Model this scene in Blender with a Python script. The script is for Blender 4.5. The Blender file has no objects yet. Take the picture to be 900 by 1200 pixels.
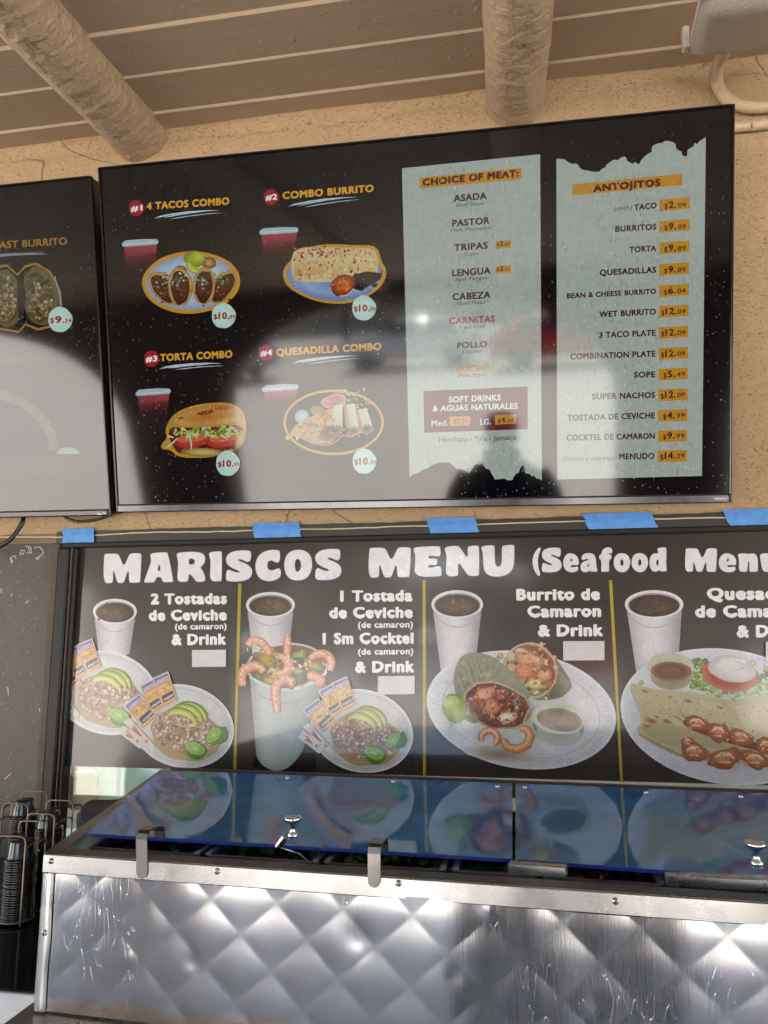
import bpy, math, random
from mathutils import Vector, Matrix, noise
random.seed(7)
sc = bpy.context.scene
COL = sc.collection
# ------------------------------------------------------------ camera
F_PX, PITCH, YAW, ROLL = 844.5, 0.1603, 0.1616, -0.0051
CAM = Vector((0, 0, 1.6))
cyw, syw, cp, sp = math.cos(YAW), math.sin(YAW), math.cos(PITCH), math.sin(PITCH)
FW = Vector((-syw*cp, cyw*cp, sp))
r0 = Vector((cyw, syw, 0)); u0 = r0.cross(FW)
RT = r0*math.cos(ROLL) + u0*math.sin(ROLL)
UP = u0*math.cos(ROLL) - r0*math.sin(ROLL)
cd = bpy.data.cameras.new('camera')
cam = bpy.data.objects.new('camera', cd); COL.objects.link(cam)
m = Matrix((RT, UP, -FW)).transposed().to_4x4(); m.translation = CAM
cam.matrix_world = m
cd.sensor_fit = 'HORIZONTAL'; cd.sensor_width = 36; cd.lens = 36*F_PX/900
cd.clip_start = 0.01; cd.clip_end = 2000
sc.camera = cam
# ------------------------------------------------------------ sky, sun, exposure
SUN_EL, SUN_ROT = math.radians(60), math.radians(200)
w = bpy.data.worlds.new('World'); sc.world = w; w.use_nodes = True
nt = w.node_tree; nt.nodes.clear()
sky = nt.nodes.new('ShaderNodeTexSky'); sky.sky_type = 'NISHITA'; sky.sun_disc = False
sky.sun_elevation = SUN_EL; sky.sun_rotation = SUN_ROT
bg = nt.nodes.new('ShaderNodeBackground'); bg.inputs[1].default_value = 0.12
wo = nt.nodes.new('ShaderNodeOutputWorld')
nt.links.new(sky.outputs[0], bg.inputs[0]); nt.links.new(bg.outputs[0], wo.inputs[0])
sd = bpy.data.lights.new('sun', 'SUN'); sd.energy = 5.0; sd.angle = math.radians(0.5); sd.color = (1, .95, .87)
sun = bpy.data.objects.new('sun', sd); COL.objects.link(sun)
sdir = Vector((math.sin(SUN_ROT)*math.cos(SUN_EL), math.cos(SUN_ROT)*math.cos(SUN_EL), math.sin(SUN_EL)))
sun.rotation_euler = sdir.to_track_quat('Z', 'Y').to_euler(); sun.location = (0, -8, 12)
sc.view_settings.view_transform = 'Standard'; sc.view_settings.look = 'None'
sc.view_settings.gamma = 1.0
EXPO = 3.1
sc.view_settings.exposure = EXPO
SCREEN = 1/(2**EXPO)          # radiance of a screen pixel of full value
# ------------------------------------------------------------ pixel -> point on a real plane (sizes taken from the photograph)
def ray(x, y): return FW + RT*((x-450)/F_PX) - UP*((y-600)/F_PX)
def on_plane(x, y, P, N):
    d = ray(x, y); return CAM + d*((P-CAM).dot(N)/d.dot(N))
def at_y(x, y, Y): return on_plane(x, y, Vector((0, Y, 0)), Vector((0, 1, 0)))
def at_z(x, y, Z): return on_plane(x, y, Vector((0, 0, Z)), Vector((0, 0, 1)))
def lin(c):
    if isinstance(c, str): c = [int(c[i:i+2], 16) for i in (0, 2, 4)]
    return tuple(((v/255/12.92) if v/255 <= .04045 else ((v/255+.055)/1.055)**2.4) for v in c)
# ------------------------------------------------------------ tagging
def tag(o, label=None, cat=None, group=None, kind=None):
    if label: o['label'] = label
    if cat: o['category'] = cat
    if group: o['group'] = group
    if kind: o['kind'] = kind
    return o
def thing(name, label, cat, loc=(0, 0, 0), group=None, kind=None):
    o = bpy.data.objects.new(name, None); COL.objects.link(o); o.location = loc
    o.empty_display_size = .05
    return tag(o, label, cat, group, kind)
def org(parent):
    v = Vector((0, 0, 0))
    while parent is not None:
        v = v + parent.location; parent = parent.parent
    return v
# ------------------------------------------------------------ mesh builder (world coordinates in, relative to parent out)
class MB:
    def __init__(s): s.v = []; s.f = []; s.c = []; s.sm = []
    def add(s, vs, fs, col=None, smooth=False):
        b = len(s.v); s.v += [tuple(v) for v in vs]
        for f in fs: s.f.append(tuple(i+b for i in f)); s.sm.append(smooth)
        if col is None: col = (1, 1, 1)
        if isinstance(col, list): s.c += col
        else: s.c += [col]*len(vs)
    def frame_box(s, c, X, Y, Z, hx, hy, hz, bev=0.0):
        c = Vector(c)
        if bev <= 0:
            vs = [c+X*(hx*i)+Y*(hy*j)+Z*(hz*k) for i in (-1, 1) for j in (-1, 1) for k in (-1, 1)]
            fs = [(0, 1, 3, 2), (4, 6, 7, 5), (0, 4, 5, 1), (2, 3, 7, 6), (0, 2, 6, 4), (1, 5, 7, 3)]
            s.add(vs, fs); return
        b = min(bev, hx*.9, hy*.9, hz*.9); vs = []; idx = {}
        for i in (-1, 1):
            for j in (-1, 1):
                for k in (-1, 1):
                    for a in range(3):
                        d = [hx-b, hy-b, hz-b]; d[a] += b
                        idx[(i, j, k, a)] = len(vs)
                        vs.append(c+X*(i*d[0])+Y*(j*d[1])+Z*(k*d[2]))
        fs = []
        for a in range(3):
            o = [q for q in range(3) if q != a]
            for sg in (-1, 1):
                q = []
                for (p1, p2) in ((-1, -1), (1, -1), (1, 1), (-1, 1)):
                    t = [0, 0, 0]; t[a] = sg; t[o[0]] = p1; t[o[1]] = p2; q.append(idx[(*t, a)])
                fs.append(tuple(q))
        for a in range(3):
            o = [q for q in range(3) if q != a]
            for p1 in (-1, 1):
                for p2 in (-1, 1):
                    t = [0, 0, 0]; t[o[0]] = p1; t[o[1]] = p2
                    t0 = list(t); t0[a] = -1; t1 = list(t); t1[a] = 1
                    fs.append((idx[(*t0, o[0])], idx[(*t1, o[0])], idx[(*t1, o[1])], idx[(*t0, o[1])]))
        for i in (-1, 1):
            for j in (-1, 1):
                for k in (-1, 1): fs.append(tuple(idx[(i, j, k, a)] for a in range(3)))
        s.add(vs, fs)
    def box(s, c, h, bev=0.0, rz=0.0):
        X = Vector((math.cos(rz), math.sin(rz), 0)); Y = Vector((-math.sin(rz), math.cos(rz), 0))
        s.frame_box(c, X, Y, Vector((0, 0, 1)), *h, bev=bev)
    def tube(s, pts, r, n=10, closed=False, caps=True):
        pts = [Vector(p) for p in pts]; m_ = len(pts); vs = []; up = None
        for i, p in enumerate(pts):
            a = pts[(i-1) % m_] if (closed or i > 0) else p
            b = pts[(i+1) % m_] if (closed or i < m_-1) else p
            t = (b-a).normalized()
            if up is None: up = t.orthogonal().normalized()
            up = (up-t*up.dot(t)).normalized(); sd_ = t.cross(up)
            rr = r[i] if isinstance(r, (list, tuple)) else r
            for k in range(n):
                an = 2*math.pi*k/n; vs.append(p+(up*math.cos(an)+sd_*math.sin(an))*rr)
        fs = []
        for i in range(m_ if closed else m_-1):
            j = (i+1) % m_
            for k in range(n):
                l = (k+1) % n; fs.append((i*n+k, i*n+l, j*n+l, j*n+k))
        s.add(vs, fs, smooth=True)
        if caps and not closed:
            s.add([vs[k] for k in range(n)], [tuple(reversed(range(n)))])
            s.add([vs[(m_-1)*n+k] for k in range(n)], [tuple(range(n))])
    def lathe(s, c, prof, n=24, axis=Vector((0, 0, 1)), smooth=True):
        c = Vector(c); a = axis.normalized(); x = a.orthogonal().normalized(); y = a.cross(x); vs = []
        for (r, z) in prof:
            for k in range(n):
                an = 2*math.pi*k/n; vs.append(c+a*z+(x*math.cos(an)+y*math.sin(an))*r)
        fs = []
        for i in range(len(prof)-1):
            for k in range(n):
                l = (k+1) % n; fs.append((i*n+k, i*n+l, (i+1)*n+l, (i+1)*n+k))
        s.add(vs, fs, smooth=smooth)
    def extrude(s, outline, D):
        n = len(outline); a = [Vector(p) for p in outline]; D = Vector(D)
        vs = a+[p+D for p in a]
        fs = [tuple(range(n)), tuple(reversed(range(n, 2*n)))]+[(i, (i+1) % n+0, (i+1) % n+n, i+n) for i in range(n)]
        s.add(vs, fs)
    def build(s, name, mat, parent=None, origin=None, label=None, cat=None, group=None, kind=None):
        if parent is not None: o_ = org(parent)
        elif origin is not None: o_ = Vector(origin)
        else:
            xs = [v[0] for v in s.v]; ys = [v[1] for v in s.v]; zs = [v[2] for v in s.v]
            o_ = Vector(((min(xs)+max(xs))/2, (min(ys)+max(ys))/2, min(zs)))
        me = bpy.data.meshes.new(name)
        me.from_pydata([(v[0]-o_.x, v[1]-o_.y, v[2]-o_.z) for v in s.v], [], s.f)
        me.polygons.foreach_set('use_smooth', s.sm)
        if any(c != (1, 1, 1) for c in s.c):
            at = me.color_attributes.new('Col', 'FLOAT_COLOR', 'POINT')
            buf = []
            for c in s.c: buf += [c[0], c[1], c[2], 1.0]
            at.data.foreach_set('color', buf)
        me.update(); me.materials.append(mat)
        o = bpy.data.objects.new(name, me); COL.objects.link(o)
        if parent is not None: o.parent = parent
        else: o.location = o_
        return tag(o, label, cat, group, kind)
def copy_part(o, parent, loc=None):
    c = o.copy(); COL.objects.link(c); c.parent = parent
    if loc is not None: c.location = loc
    for k in ('label', 'category', 'group'):
        if parent is not None and k in c.keys(): del c[k]
    return c
# ------------------------------------------------------------ materials
class NT:
    def __init__(s, name):
        s.m = bpy.data.materials.new(name); s.m.use_nodes = True; s.t = s.m.node_tree; s.t.nodes.clear()
        s.out = s.t.nodes.new('ShaderNodeOutputMaterial')
    def n(s, typ, **kw):
        nd = s.t.nodes.new('ShaderNode'+typ)
        for k, v in kw.items():
            if k.startswith('i_'):
                key = k[2:].replace('_', ' ')
                nd.inputs[key].default_value = v
            else: setattr(nd, k, v)
        return nd
    def l(s, a, b): s.t.links.new(a, b)
    def principled(s, col=(.5, .5, .5), rough=.5, metal=0.0, **kw):
        p = s.n('BsdfPrincipled'); p.inputs['Base Color'].default_value = (*col, 1)
        p.inputs['Roughness'].default_value = rough; p.inputs['Metallic'].default_value = metal
        for k, v in kw.items(): p.inputs[k.replace('_', ' ')].default_value = v
        s.l(p.outputs[0], s.out.inputs[0]); s.p = p; return p
    def co(s, scale=(1, 1, 1), kind='Object'):
        tc = s.n('TexCoord'); mp = s.n('Mapping'); mp.inputs['Scale'].default_value = scale
        s.l(tc.outputs[kind], mp.inputs[0]); return mp.outputs[0]
    def noise(s, co, scale, detail=4, rough=.55, dist=0):
        n_ = s.n('TexNoise'); n_.inputs['Scale'].default_value = scale; n_.inputs['Detail'].default_value = detail
        n_.inputs['Roughness'].default_value = rough; n_.inputs['Distortion'].default_value = dist
        s.l(co, n_.inputs['Vector']); return n_.outputs[0]
    def ramp(s, f, stops):
        r = s.n('ValToRGB'); e = r.color_ramp.elements
        while len(e) < len(stops): e.new(.5)
        for i, (p, c) in enumerate(stops):
            e[i].position = p; e[i].color = (*c, 1) if not isinstance(c, (int, float)) else (c, c, c, 1)
        s.l(f, r.inputs[0]); return r.outputs[0]
    def mix(s, f, a, b, mode='MIX'):
        x = s.n('Mix', data_type='RGBA', blend_type=mode)
        for inp, v in ((0, f), (6, a), (7, b)):
            if isinstance(v, (int, float)): x.inputs[inp].default_value = v
            elif isinstance(v, tuple): x.inputs[inp].default_value = (*v, 1)
            else: s.l(v, x.inputs[inp])
        return x.outputs[2]
    def math(s, op, a, b=0.0, c=None):
        x = s.n('Math', operation=op)
        for i, v in enumerate((a, b, c)):
            if v is None: continue
            if isinstance(v, (int, float)): x.inputs[i].default_value = v
            else: s.l(v, x.inputs[i])
        return x.outputs[0]
    def bump(s, h, strength=.3, dist=.01, prev=None):
        b = s.n('Bump'); b.inputs['Strength'].default_value = strength; b.inputs['Distance'].default_value = dist
        s.l(h, b.inputs['Height'])
        if prev is not None: s.l(prev, b.inputs['Normal'])
        return b.outputs[0]
def simple(name, col, rough=.5, metal=0.0, var=.12, sc_=25, bump=0.0, bsc=120, **kw):
    t = NT(name); p = t.principled(col, rough, metal, **kw)
    co = t.co(); n_ = t.noise(co, sc_, 5)
    c = t.mix(n_, tuple(v*(1-var) for v in col), tuple(min(1, v*(1+var)) for v in col)); t.l(c, p.inputs['Base Color'])
    r = t.math('MULTIPLY_ADD', t.noise(co, sc_*2.3, 3), rough*.5, rough*.75); t.l(r, p.inputs['Roughness'])
    if bump > 0: t.l(t.bump(t.noise(co, bsc, 4), bump, .004), p.inputs['Normal'])
    return t.m
def stucco(name, col):
    t = NT(name); p = t.principled(col, .9); p.inputs['Specular IOR Level'].default_value = .15
    co = t.co()
    big = t.noise(co, 2.2, 4); fine = t.noise(co, 60, 3)
    c = t.mix(big, tuple(v*.86 for v in col), tuple(v*1.1 for v in col))
    c = t.mix(t.ramp(fine, [(.3, 0.), (.7, 1.)]), c, t.mix(.5, c, tuple(v*.8 for v in col)))
    # pits and hairline cracks
    vo = t.n('TexVoronoi'); vo.feature = 'DISTANCE_TO_EDGE'; vo.inputs['Scale'].default_value = 3.1
    dn = t.n('TexNoise'); dn.inputs['Scale'].default_value = 4; t.l(co, dn.inputs['Vector'])
    wv = t.mix(.14, co, dn.outputs[1]); t.l(wv, vo.inputs['Vector'])
    cr = t.ramp(vo.outputs['Distance'], [(0, 0.), (.006, 1.)])
    gate = t.ramp(t.noise(co, 1.7, 1), [(.56, 1.), (.62, 0.)])
    crk = t.math('MAXIMUM', cr, t.math('SUBTRACT', 1.0, t.math('MULTIPLY', t.math('SUBTRACT', 1.0, gate), 0.0)) if False else gate)
    c = t.mix(crk, tuple(v*.35 for v in col), c)
    st = t.co((1, 1, 2.2)); pits = t.noise(st, 125, 3, .55, .8); h = t.ramp(pits, [(.30, 0.), (.40, 1.)])
    c = t.mix(h, tuple(v*.74 for v in col), c); t.l(c, p.inputs['Base Color'])
    b1 = t.bump(h, .8, .0035); b2 = t.bump(t.noise(co, 46, 4, .6), .6, .006, b1)
    b3 = t.bump(crk, .5, .003, b2); t.l(b3, p.inputs['Normal'])
    return t.m
def painted_wood(name, col):
    t = NT(name); p = t.principled(col, .62); co = t.co((.35, 6, 6))
    oi = t.n('ObjectInfo')
    g = t.noise(co, 12, 6, .6); c = t.mix(g, tuple(v*.85 for v in col), tuple(v*1.12 for v in col))
    br = t.math('MULTIPLY_ADD', oi.outputs['Random'], .22, .89)
    cc = t.n('VectorMath', operation='SCALE'); t.l(c, cc.inputs[0]); t.l(br, cc.inputs['Scale']); t.l(cc.outputs[0], p.inputs['Base Color'])
    bb = t.bump(t.noise(t.co((.6, 9, 9)), 22, 5, .65), .2, .003); dr = t.bump(t.ramp(t.noise(t.co(), 38, 2), [(.62, 0.), (.72, 1.)]), .3, .003, bb)
    t.l(dr, p.inputs['Normal']); return t.m
def log_mat(name, col):
    t = NT(name); p = t.principled(col, .6); co = t.co()
    c = t.mix(t.noise(co, 14, 5, .6), tuple(v*.8 for v in col), tuple(v*1.15 for v in col))
    ck = t.noise(t.co((1, .10, 1)), 34, 3, .5, .3); ln = t.ramp(t.math('ABSOLUTE', t.math('SUBTRACT', ck, .5)), [(0, 1.), (.012, 0.)])
    ln = t.math('MULTIPLY', ln, t.ramp(t.noise(t.co((2, 1, 2)), 4, 2), [(.5, 0.), (.6, 1.)])); c = t.mix(ln, c, tuple(v*.3 for v in col)); t.l(c, p.inputs['Base Color'])
    n1 = t.noise(t.co((1, 1.1, 1)), 30, 4, .55, .35); n2 = t.noise(co, 150, 3)
    t.l(t.bump(n2, .2, .003, t.bump(n1, .8, .013)), p.inputs['Normal']); return t.m
def print_mat(name, kind):
    # flat print: colour comes from the printed shapes' own colour attribute
    t = NT(name); at = t.n('Attribute', attribute_name='Col'); co = t.co()
    if kind == 'screen':
        p = t.principled((.001, .001, .0012), .05); p.inputs['IOR'].default_value = 1.56
        n_ = t.noise(co, 90, 3)
        c = t.mix(t.ramp(n_, [(.35, 0.), (.65, 1.)]), t.mix(.12, at.outputs[0], (0, 0, 0)), at.outputs[0])
        t.l(c, p.inputs['Emission Color']); p.inputs['Emission Strength'].default_value = SCREEN
        dust(t, p, co)
    else:
        p = t.principled((.5, .5, .5), .09); p.inputs['IOR'].default_value = 1.6
        # perforated film: staggered dots in the plane of the window (x, z)
        sx = t.n('SeparateXYZ'); t.l(co, sx.inputs[0]); k = 1/.0047
        u = t.math('MULTIPLY', sx.outputs[0], k); v = t.math('MULTIPLY', sx.outputs[2], k*1.0)
        ca = t.math('COSINE', t.math('MULTIPLY', t.math('ADD', u, v), math.pi))
        cb = t.math('COSINE', t.math('MULTIPLY', t.math('SUBTRACT', u, v), math.pi))
        d = t.math('MULTIPLY', ca, cb); dots = t.ramp(t.math('ABSOLUTE', d), [(.35, 0.), (.7, 1.)])
        n_ = t.ramp(t.noise(co, 210, 4, .65), [(.36, 0.), (.64, 1.)]); n3 = t.ramp(t.noise(co, 55, 4, .6), [(.35, 0.), (.65, 1.)])
        c0 = t.mix(n_, t.mix(.15, at.outputs[0], (.02, .01, .0)), at.outputs[0]); c0 = t.mix(n3, t.mix(.10, c0, (0, 0, 0)), c0)
        dark = t.mix(.70, c0, (.045, .04, .036))
        c = t.mix(dots, c0, t.mix(.8, c0, dark)); t.l(c, p.inputs['Base Color'])
        t.l(t.bump(dots, .12, .0008), p.inputs['Normal'])
    return t.m
def dust(t, p, co):
    vo = t.n('TexVoronoi'); vo.inputs['Scale'].default_value = 120; t.l(co, vo.inputs['Vector'])
    on = t.ramp(vo.outputs['Distance'], [(.07, 1.), (.19, 0.)])
    sep = t.n('SeparateColor'); t.l(vo.outputs['Color'], sep.inputs[0])
    pick = t.ramp(sep.outputs[0], [(.55, 0.), (.97, 1.)])
    sz = t.n('SeparateXYZ'); t.l(co, sz.inputs[0]); low = t.ramp(t.math('MULTIPLY_ADD', sz.outputs[2], -.8, .45), [(.1, .15), (.75, 1.)]); patch = t.math('MULTIPLY', low, t.ramp(t.noise(co, 3.1, 3), [(.35, .45), (.6, 1.)]))
    mm = t.math('MULTIPLY', t.math('MULTIPLY', on, pick), patch)
    streak = t.ramp(t.noise(t.co((14, 14, .7)), 3, 3), [(.58, 0.), (.75, .007)])
    mm = t.math('MINIMUM', t.math('ADD', mm, streak), 1.0)
    t.l(t.mix(mm, (.001, .001, .0012), (.42, .40, .37)), p.inputs['Base Color'])
    t.l(t.math('ADD', t.math('MULTIPLY_ADD', mm, .5, .042), t.math('MULTIPLY', t.noise(co, 2.4, 5, .7), .045)), p.inputs['Roughness'])
def steel(name, col=(.62, .62, .63), rough=.24, brush=(1, 1, 40), dirt=.1, aniso=.0):
    t = NT(name); p = t.principled(col, rough, 1.0); co = t.co()
    b = t.noise(t.co(brush), 18, 4, .7)
    sm = t.ramp(t.noise(co, 9, 5, .65), [(.35, 0.), (.7, 1.)])
    r = t.math('ADD', t.math('MULTIPLY_ADD', b, .10, rough-.05), t.math('MULTIPLY', sm, dirt)); t.l(r, p.inputs['Roughness'])
    c = t.mix(sm, col, tuple(v*.82 for v in col)); c = t.mix(t.math('MULTIPLY', b, .4), c, tuple(v*.8 for v in col)); t.l(c, p.inputs['Base Color'])
    # scratches
    sa = t.noise(t.co((9, 9, 1.2)), 14, 1, .3, .25); scr = t.ramp(t.math('ABSOLUTE', t.math('SUBTRACT', sa, .5)), [(0, 1.), (.003, 0.)])
    gate = t.ramp(t.noise(co, 7, 2), [(.55, 0.), (.65, 1.)])
    h = t.math('MULTIPLY', scr, gate)
    t.l(t.bump(h, .22, .001, t.bump(b, .05, .001)), p.inputs['Normal'])
    return t.m
def glass_mat(name, tint=(1, 1, 1), rough=.01, body=None, bodyf=0.0, ior=1.5):
    t = NT(name); tr = t.n('BsdfTransparent'); tr.inputs[0].default_value = (*tint, 1)
    gl = t.n('BsdfGlossy'); gl.inputs['Roughness'].default_value = rough; gl.inputs[0].default_value = (.8, .88, 1, 1) if body else (1, 1, 1, 1)
    fr = t.n('Fresnel'); fr.inputs[0].default_value = ior
    base = tr.outputs[0]
    if body:
        df = t.n('BsdfDiffuse'); df.inputs[0].default_value = (*body, 1); tl = t.n('BsdfTranslucent'); tl.inputs[0].default_value = (*body, 1)
        m0 = t.n('MixShader'); m0.inputs[0].default_value = .5; t.l(df.outputs[0], m0.inputs[1]); t.l(tl.outputs[0], m0.inputs[2])
        m1 = t.n('MixShader')
        co = t.co(); sm = t.ramp(t.noise(co, 7, 5, .65), [(.35, bodyf*.7), (.7, bodyf*1.5)])
        t.l(sm, m1.inputs[0]); t.l(tr.outputs[0], m1.inputs[1]); t.l(m0.outputs[0], m1.inputs[2]); base = m1.outputs[0]
        t.l(t.math('MULTIPLY_ADD', t.noise(co, 11, 4), .05, rough), gl.inputs['Roughness'])
        bm = t.bump(t.noise(co, 6, 2), .06, .01); t.l(bm, gl.inputs['Normal'])
    m2 = t.n('MixShader'); t.l(fr.outputs[0], m2.inputs[0]); t.l(base, m2.inputs[1]); t.l(gl.outputs[0], m2.inputs[2])
    t.l(m2.outputs[0], t.out.inputs[0]); return t.m
M = {}
M['stucco'] = stucco('stucco', (.43, .30, .175))
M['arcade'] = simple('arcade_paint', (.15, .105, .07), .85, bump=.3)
M['plank'] = painted_wood('painted_plank', (.36, .265, .185))
M['log'] = log_mat('painted_log', (.41, .295, .19))
M['conduit'] = simple('painted_conduit', (.50, .36, .23), .55, bump=.3)
M['black_plastic'] = simple('black_plastic', (.012, .012, .013), .3)
M['gloss_black'] = simple('gloss_black', (.01, .01, .011), .12, var=.05)
M['black_rim'] = simple('black_rim', (.02, .019, .018), .38, bump=.15)
M['frame'] = simple('black_window_frame', (.013, .012, .011), .42, bump=.25, bsc=60, Specular_IOR_Level=.25)
M['frame_brown'] = simple('worn_frame', (.07, .05, .038), .5, bump=.3, bsc=80, var=.4, Specular_IOR_Level=.25)
M['white'] = simple('white_print', (.75, .75, .75), .5)
M['tape'] = simple('blue_tape', (.075, .25, .62), .6, bump=1.0, bsc=45, var=.35, sc_=40)
M['film_edge'] = simple('peeling_film_edge', (.62, .52, .34), .6)
M['steel'] = steel('brushed_steel', (.46, .46, .465), .2, dirt=.2)
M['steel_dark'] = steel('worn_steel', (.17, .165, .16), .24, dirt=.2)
M['diamond'] = steel('quilted_steel', (.60, .61, .63), .13, brush=(40, 40, 1), dirt=.03)
M['chrome'] = simple('chrome', (.75, .75, .76), .09, 1.0, var=.05)
M['acrylic'] = glass_mat('blue_acrylic', (.14, .46, .90), .02, (.045, .38, .95), .70)
M['glass'] = glass_mat('clear_glass', (.9, .95, .93), .01)
M['screen'] = print_mat('screen_image', 'screen')
M['film'] = print_mat('perforated_film', 'film')
M['wire'] = simple('rusty_wire', (.20, .15, .12), .35, .8, var=.4)
M['counter'] = simple('black_counter', (.012, .012, .014), .1, var=.1)
M['alu'] = simple('painted_edge', (.5, .52, .56), .3, .3)
# ============================================================ THE SETTING
Z3 = Vector((0, 0, 1)); X3 = Vector((1, 0, 0)); Y3 = Vector((0, 1, 0))
WY = 1.72                                   # face of the stucco wall
SL = 0.12; ZC = 1.6+1.393                   # porch ceiling: height at the wall, fall per metre
def ceil_z(y): return ZC-SL*(WY-y)
g = MB(); g.box((0, 0, -.5), (600, 600, .48)); 
t_ = NT('sunlit_concrete'); p_ = t_.principled((.42, .38, .33), .85); co_ = t_.co()
c_ = t_.mix(t_.noise(co_, .35, 6, .6), (.48, .44, .385), (.66, .615, .54)); c_ = t_.mix(t_.ramp(t_.noise(co_, 6, 4), [(.4, 0.), (.7, .5)]), c_, (.41, .39, .35)); t_.l(c_, p_.inputs['Base Color'])
g.build('ground', t_.m, origin=(0, 0, -.98), kind='structure')
g = MB(); g.box((0, -.8, -.01), (7, 2.52, .012+.01), .01)
t_ = NT('porch_floor'); p_ = t_.principled((.36, .30, .24), .6); co_ = t_.co(); c_ = t_.mix(t_.noise(co_, 2.5, 6, .6), (.15, .135, .115), (.25, .225, .19)); t_.l(c_, p_.inputs['Base Color'])
g.build('porch_floor', t_.m, origin=(0, -.8, -.03), kind='structure')

# --- stucco wall with the window opening: four pieces butted round the opening
WX0, WX1, WZ0, WZ1 = -1.135, 2.3, 1.02, 1.822
wall = thing('stucco_wall', 'tan painted stucco wall behind the hanging screens', 'wall', (0, WY+.12, 0), kind='structure')
rz_ = random.Random(3)
def wall_piece(x0, x1, z0, z1, parent=wall):
    b = MB(); b.box(((x0+x1)/2, WY+.12, (z0+z1)/2), ((x1-x0)/2, .12, (z1-z0)/2)); return b.build('wall_section', M['stucco'], parent)
wall_piece(-6, 6, WZ1+.03, 3.6); wall_piece(-6, -1.5, 0, WZ1+.03); wall_piece(-1.5, WX1, 0, .98); wall_piece(WX1, 6, 0, WZ1+.03)
# rounded fillet of stucco where the wall meets the boards
b = MB(); n = 220; rows = 6
vs = []; fs = []
for i in range(n+1):
    x = -4+8*i/n
    for j in range(rows+1):
        a = math.pi/2*j/rows
        rr = .030+.016*noise.noise(Vector((x*3.1, 0, 0)))+.005*noise.noise(Vector((x*17, j*.7, 0)))
        vs.append((x, WY-.002-rr*(1-math.sin(a))*1.0, ceil_z(WY)-.004-rr*(1-math.cos(a))*1.2))
for i in range(n):
    for j in range(rows):
        k = i*(rows+1)+j; fs.append((k, k+1, k+rows+2, k+rows+1))
b.add(vs, fs, smooth=True); b.build('plaster_joint', M['stucco'], wall)

# --- porch ceiling: individual lapped boards
ceiling = thing('ceiling', 'brown painted lapped board ceiling of the porch', 'ceiling', (0, WY, ZC), kind='structure')
PITCHB = .152; LAP = .008
ang = math.atan(SL)+math.atan(LAP/PITCHB)*.92
b = MB(); D = Vector((0, -math.cos(ang), -math.sin(ang))); N = Vector((0, math.sin(ang), -math.cos(ang)))*-1
pr = None
for i in range(34):
    yb = WY+.062-PITCHB*i*math.cos(math.atan(SL)); zb = ceil_z(yb)
    if pr is None:
        b = MB(); c = Vector((0, yb, zb))+D*(PITCHB/2)+N*.0105
        b.frame_box(c, X3, D, N, 6.2, PITCHB/2+.004, .0105, .002)
        pr = b.build('plank', M['plank'], None, origin=(0, yb, zb)); pr.parent = ceiling; pr.location = Vector((0, yb, zb))-ceiling.location
        base = pr.location.copy()
    else:
        o = copy_part(pr, ceiling, Vector((0, yb, zb))-ceiling.location)
    (pr if i == 0 else o).location.x = rz_.uniform(-.05, .05)
    (pr if i == 0 else o).location.z += rz_.uniform(-.0012, .0012)
b = MB(); b.add([(-6.3, 1.9, ceil_z(1.9)+.05), (6.3, 1.9, ceil_z(1.9)+.05), (6.3, -3.5, ceil_z(-3.5)+.05), (-6.3, -3.5, ceil_z(-3.5)+.05)], [(0, 1, 2, 3)])
b.add([(-6.3, 1.9, ceil_z(1.9)+.12), (6.3, 1.9, ceil_z(1.9)+.12), (6.3, -3.9, ceil_z(-3.9)+.12), (-6.3, -3.9, ceil_z(-3.9)+.12)], [(0, 1, 2, 3)])
b.build('roof_deck', M['plank'], ceiling)

# --- round log beams
def log_beam(px, py, r, seed, name_label):
    P = at_y(px, py, WY); P.z += r*1.02
    root = P.copy(); dr = Vector((0, -1, -SL)).normalized(); n = 40; L = 5.3; m_ = 300
    b = MB(); vs = []; fs = []; x = X3; yv = dr.cross(x).normalized()
    for i in range(m_+1):
        tt = -.05+(L*(i/m_)**1.6)
        for k in range(n):
            an = 2*math.pi*k/n; q = Vector((math.cos(an)*1.3+seed, math.sin(an)*1.3, tt*3.2))
            rr = r*(1+.05*noise.noise(q)+.022*noise.noise(q*3.3)+.014*noise.noise(q*9))
            # lumps of old paint running round the log
            rid = noise.noise(Vector((math.cos(an)*2.2, math.sin(an)*2.2+seed, tt*26)))
            rr += .0045*max(0, rid)*(.5+noise.noise(q*2))
            vs.append(P+dr*tt+(x*math.cos(an)+yv*math.sin(an))*rr)
    for i in range(m_):
        for k in range(n): l = (k+1) % n; fs.append((i*n+k, i*n+l, (i+1)*n+l, (i+1)*n+k))
    b.add(vs, fs, smooth=True)
    return b.build('log_beam', M['log'], origin=root, label=name_label, cat='beam', group='round log beams under the porch ceiling')
log_beam(163, 190, .083, 1.3, 'round painted log beam above the left screen, cut off by the top left corner')
log_beam(605, 150, .076, 5.1, 'round painted log beam running down to the middle of the large screen')
b = MB()
for xx, s_ in ((1.95, 9.0),):
    o = log_beam(605, 150, .078, s_, 'round painted log beam far to the right of the large screen'); o.location.x = 1.62

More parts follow.
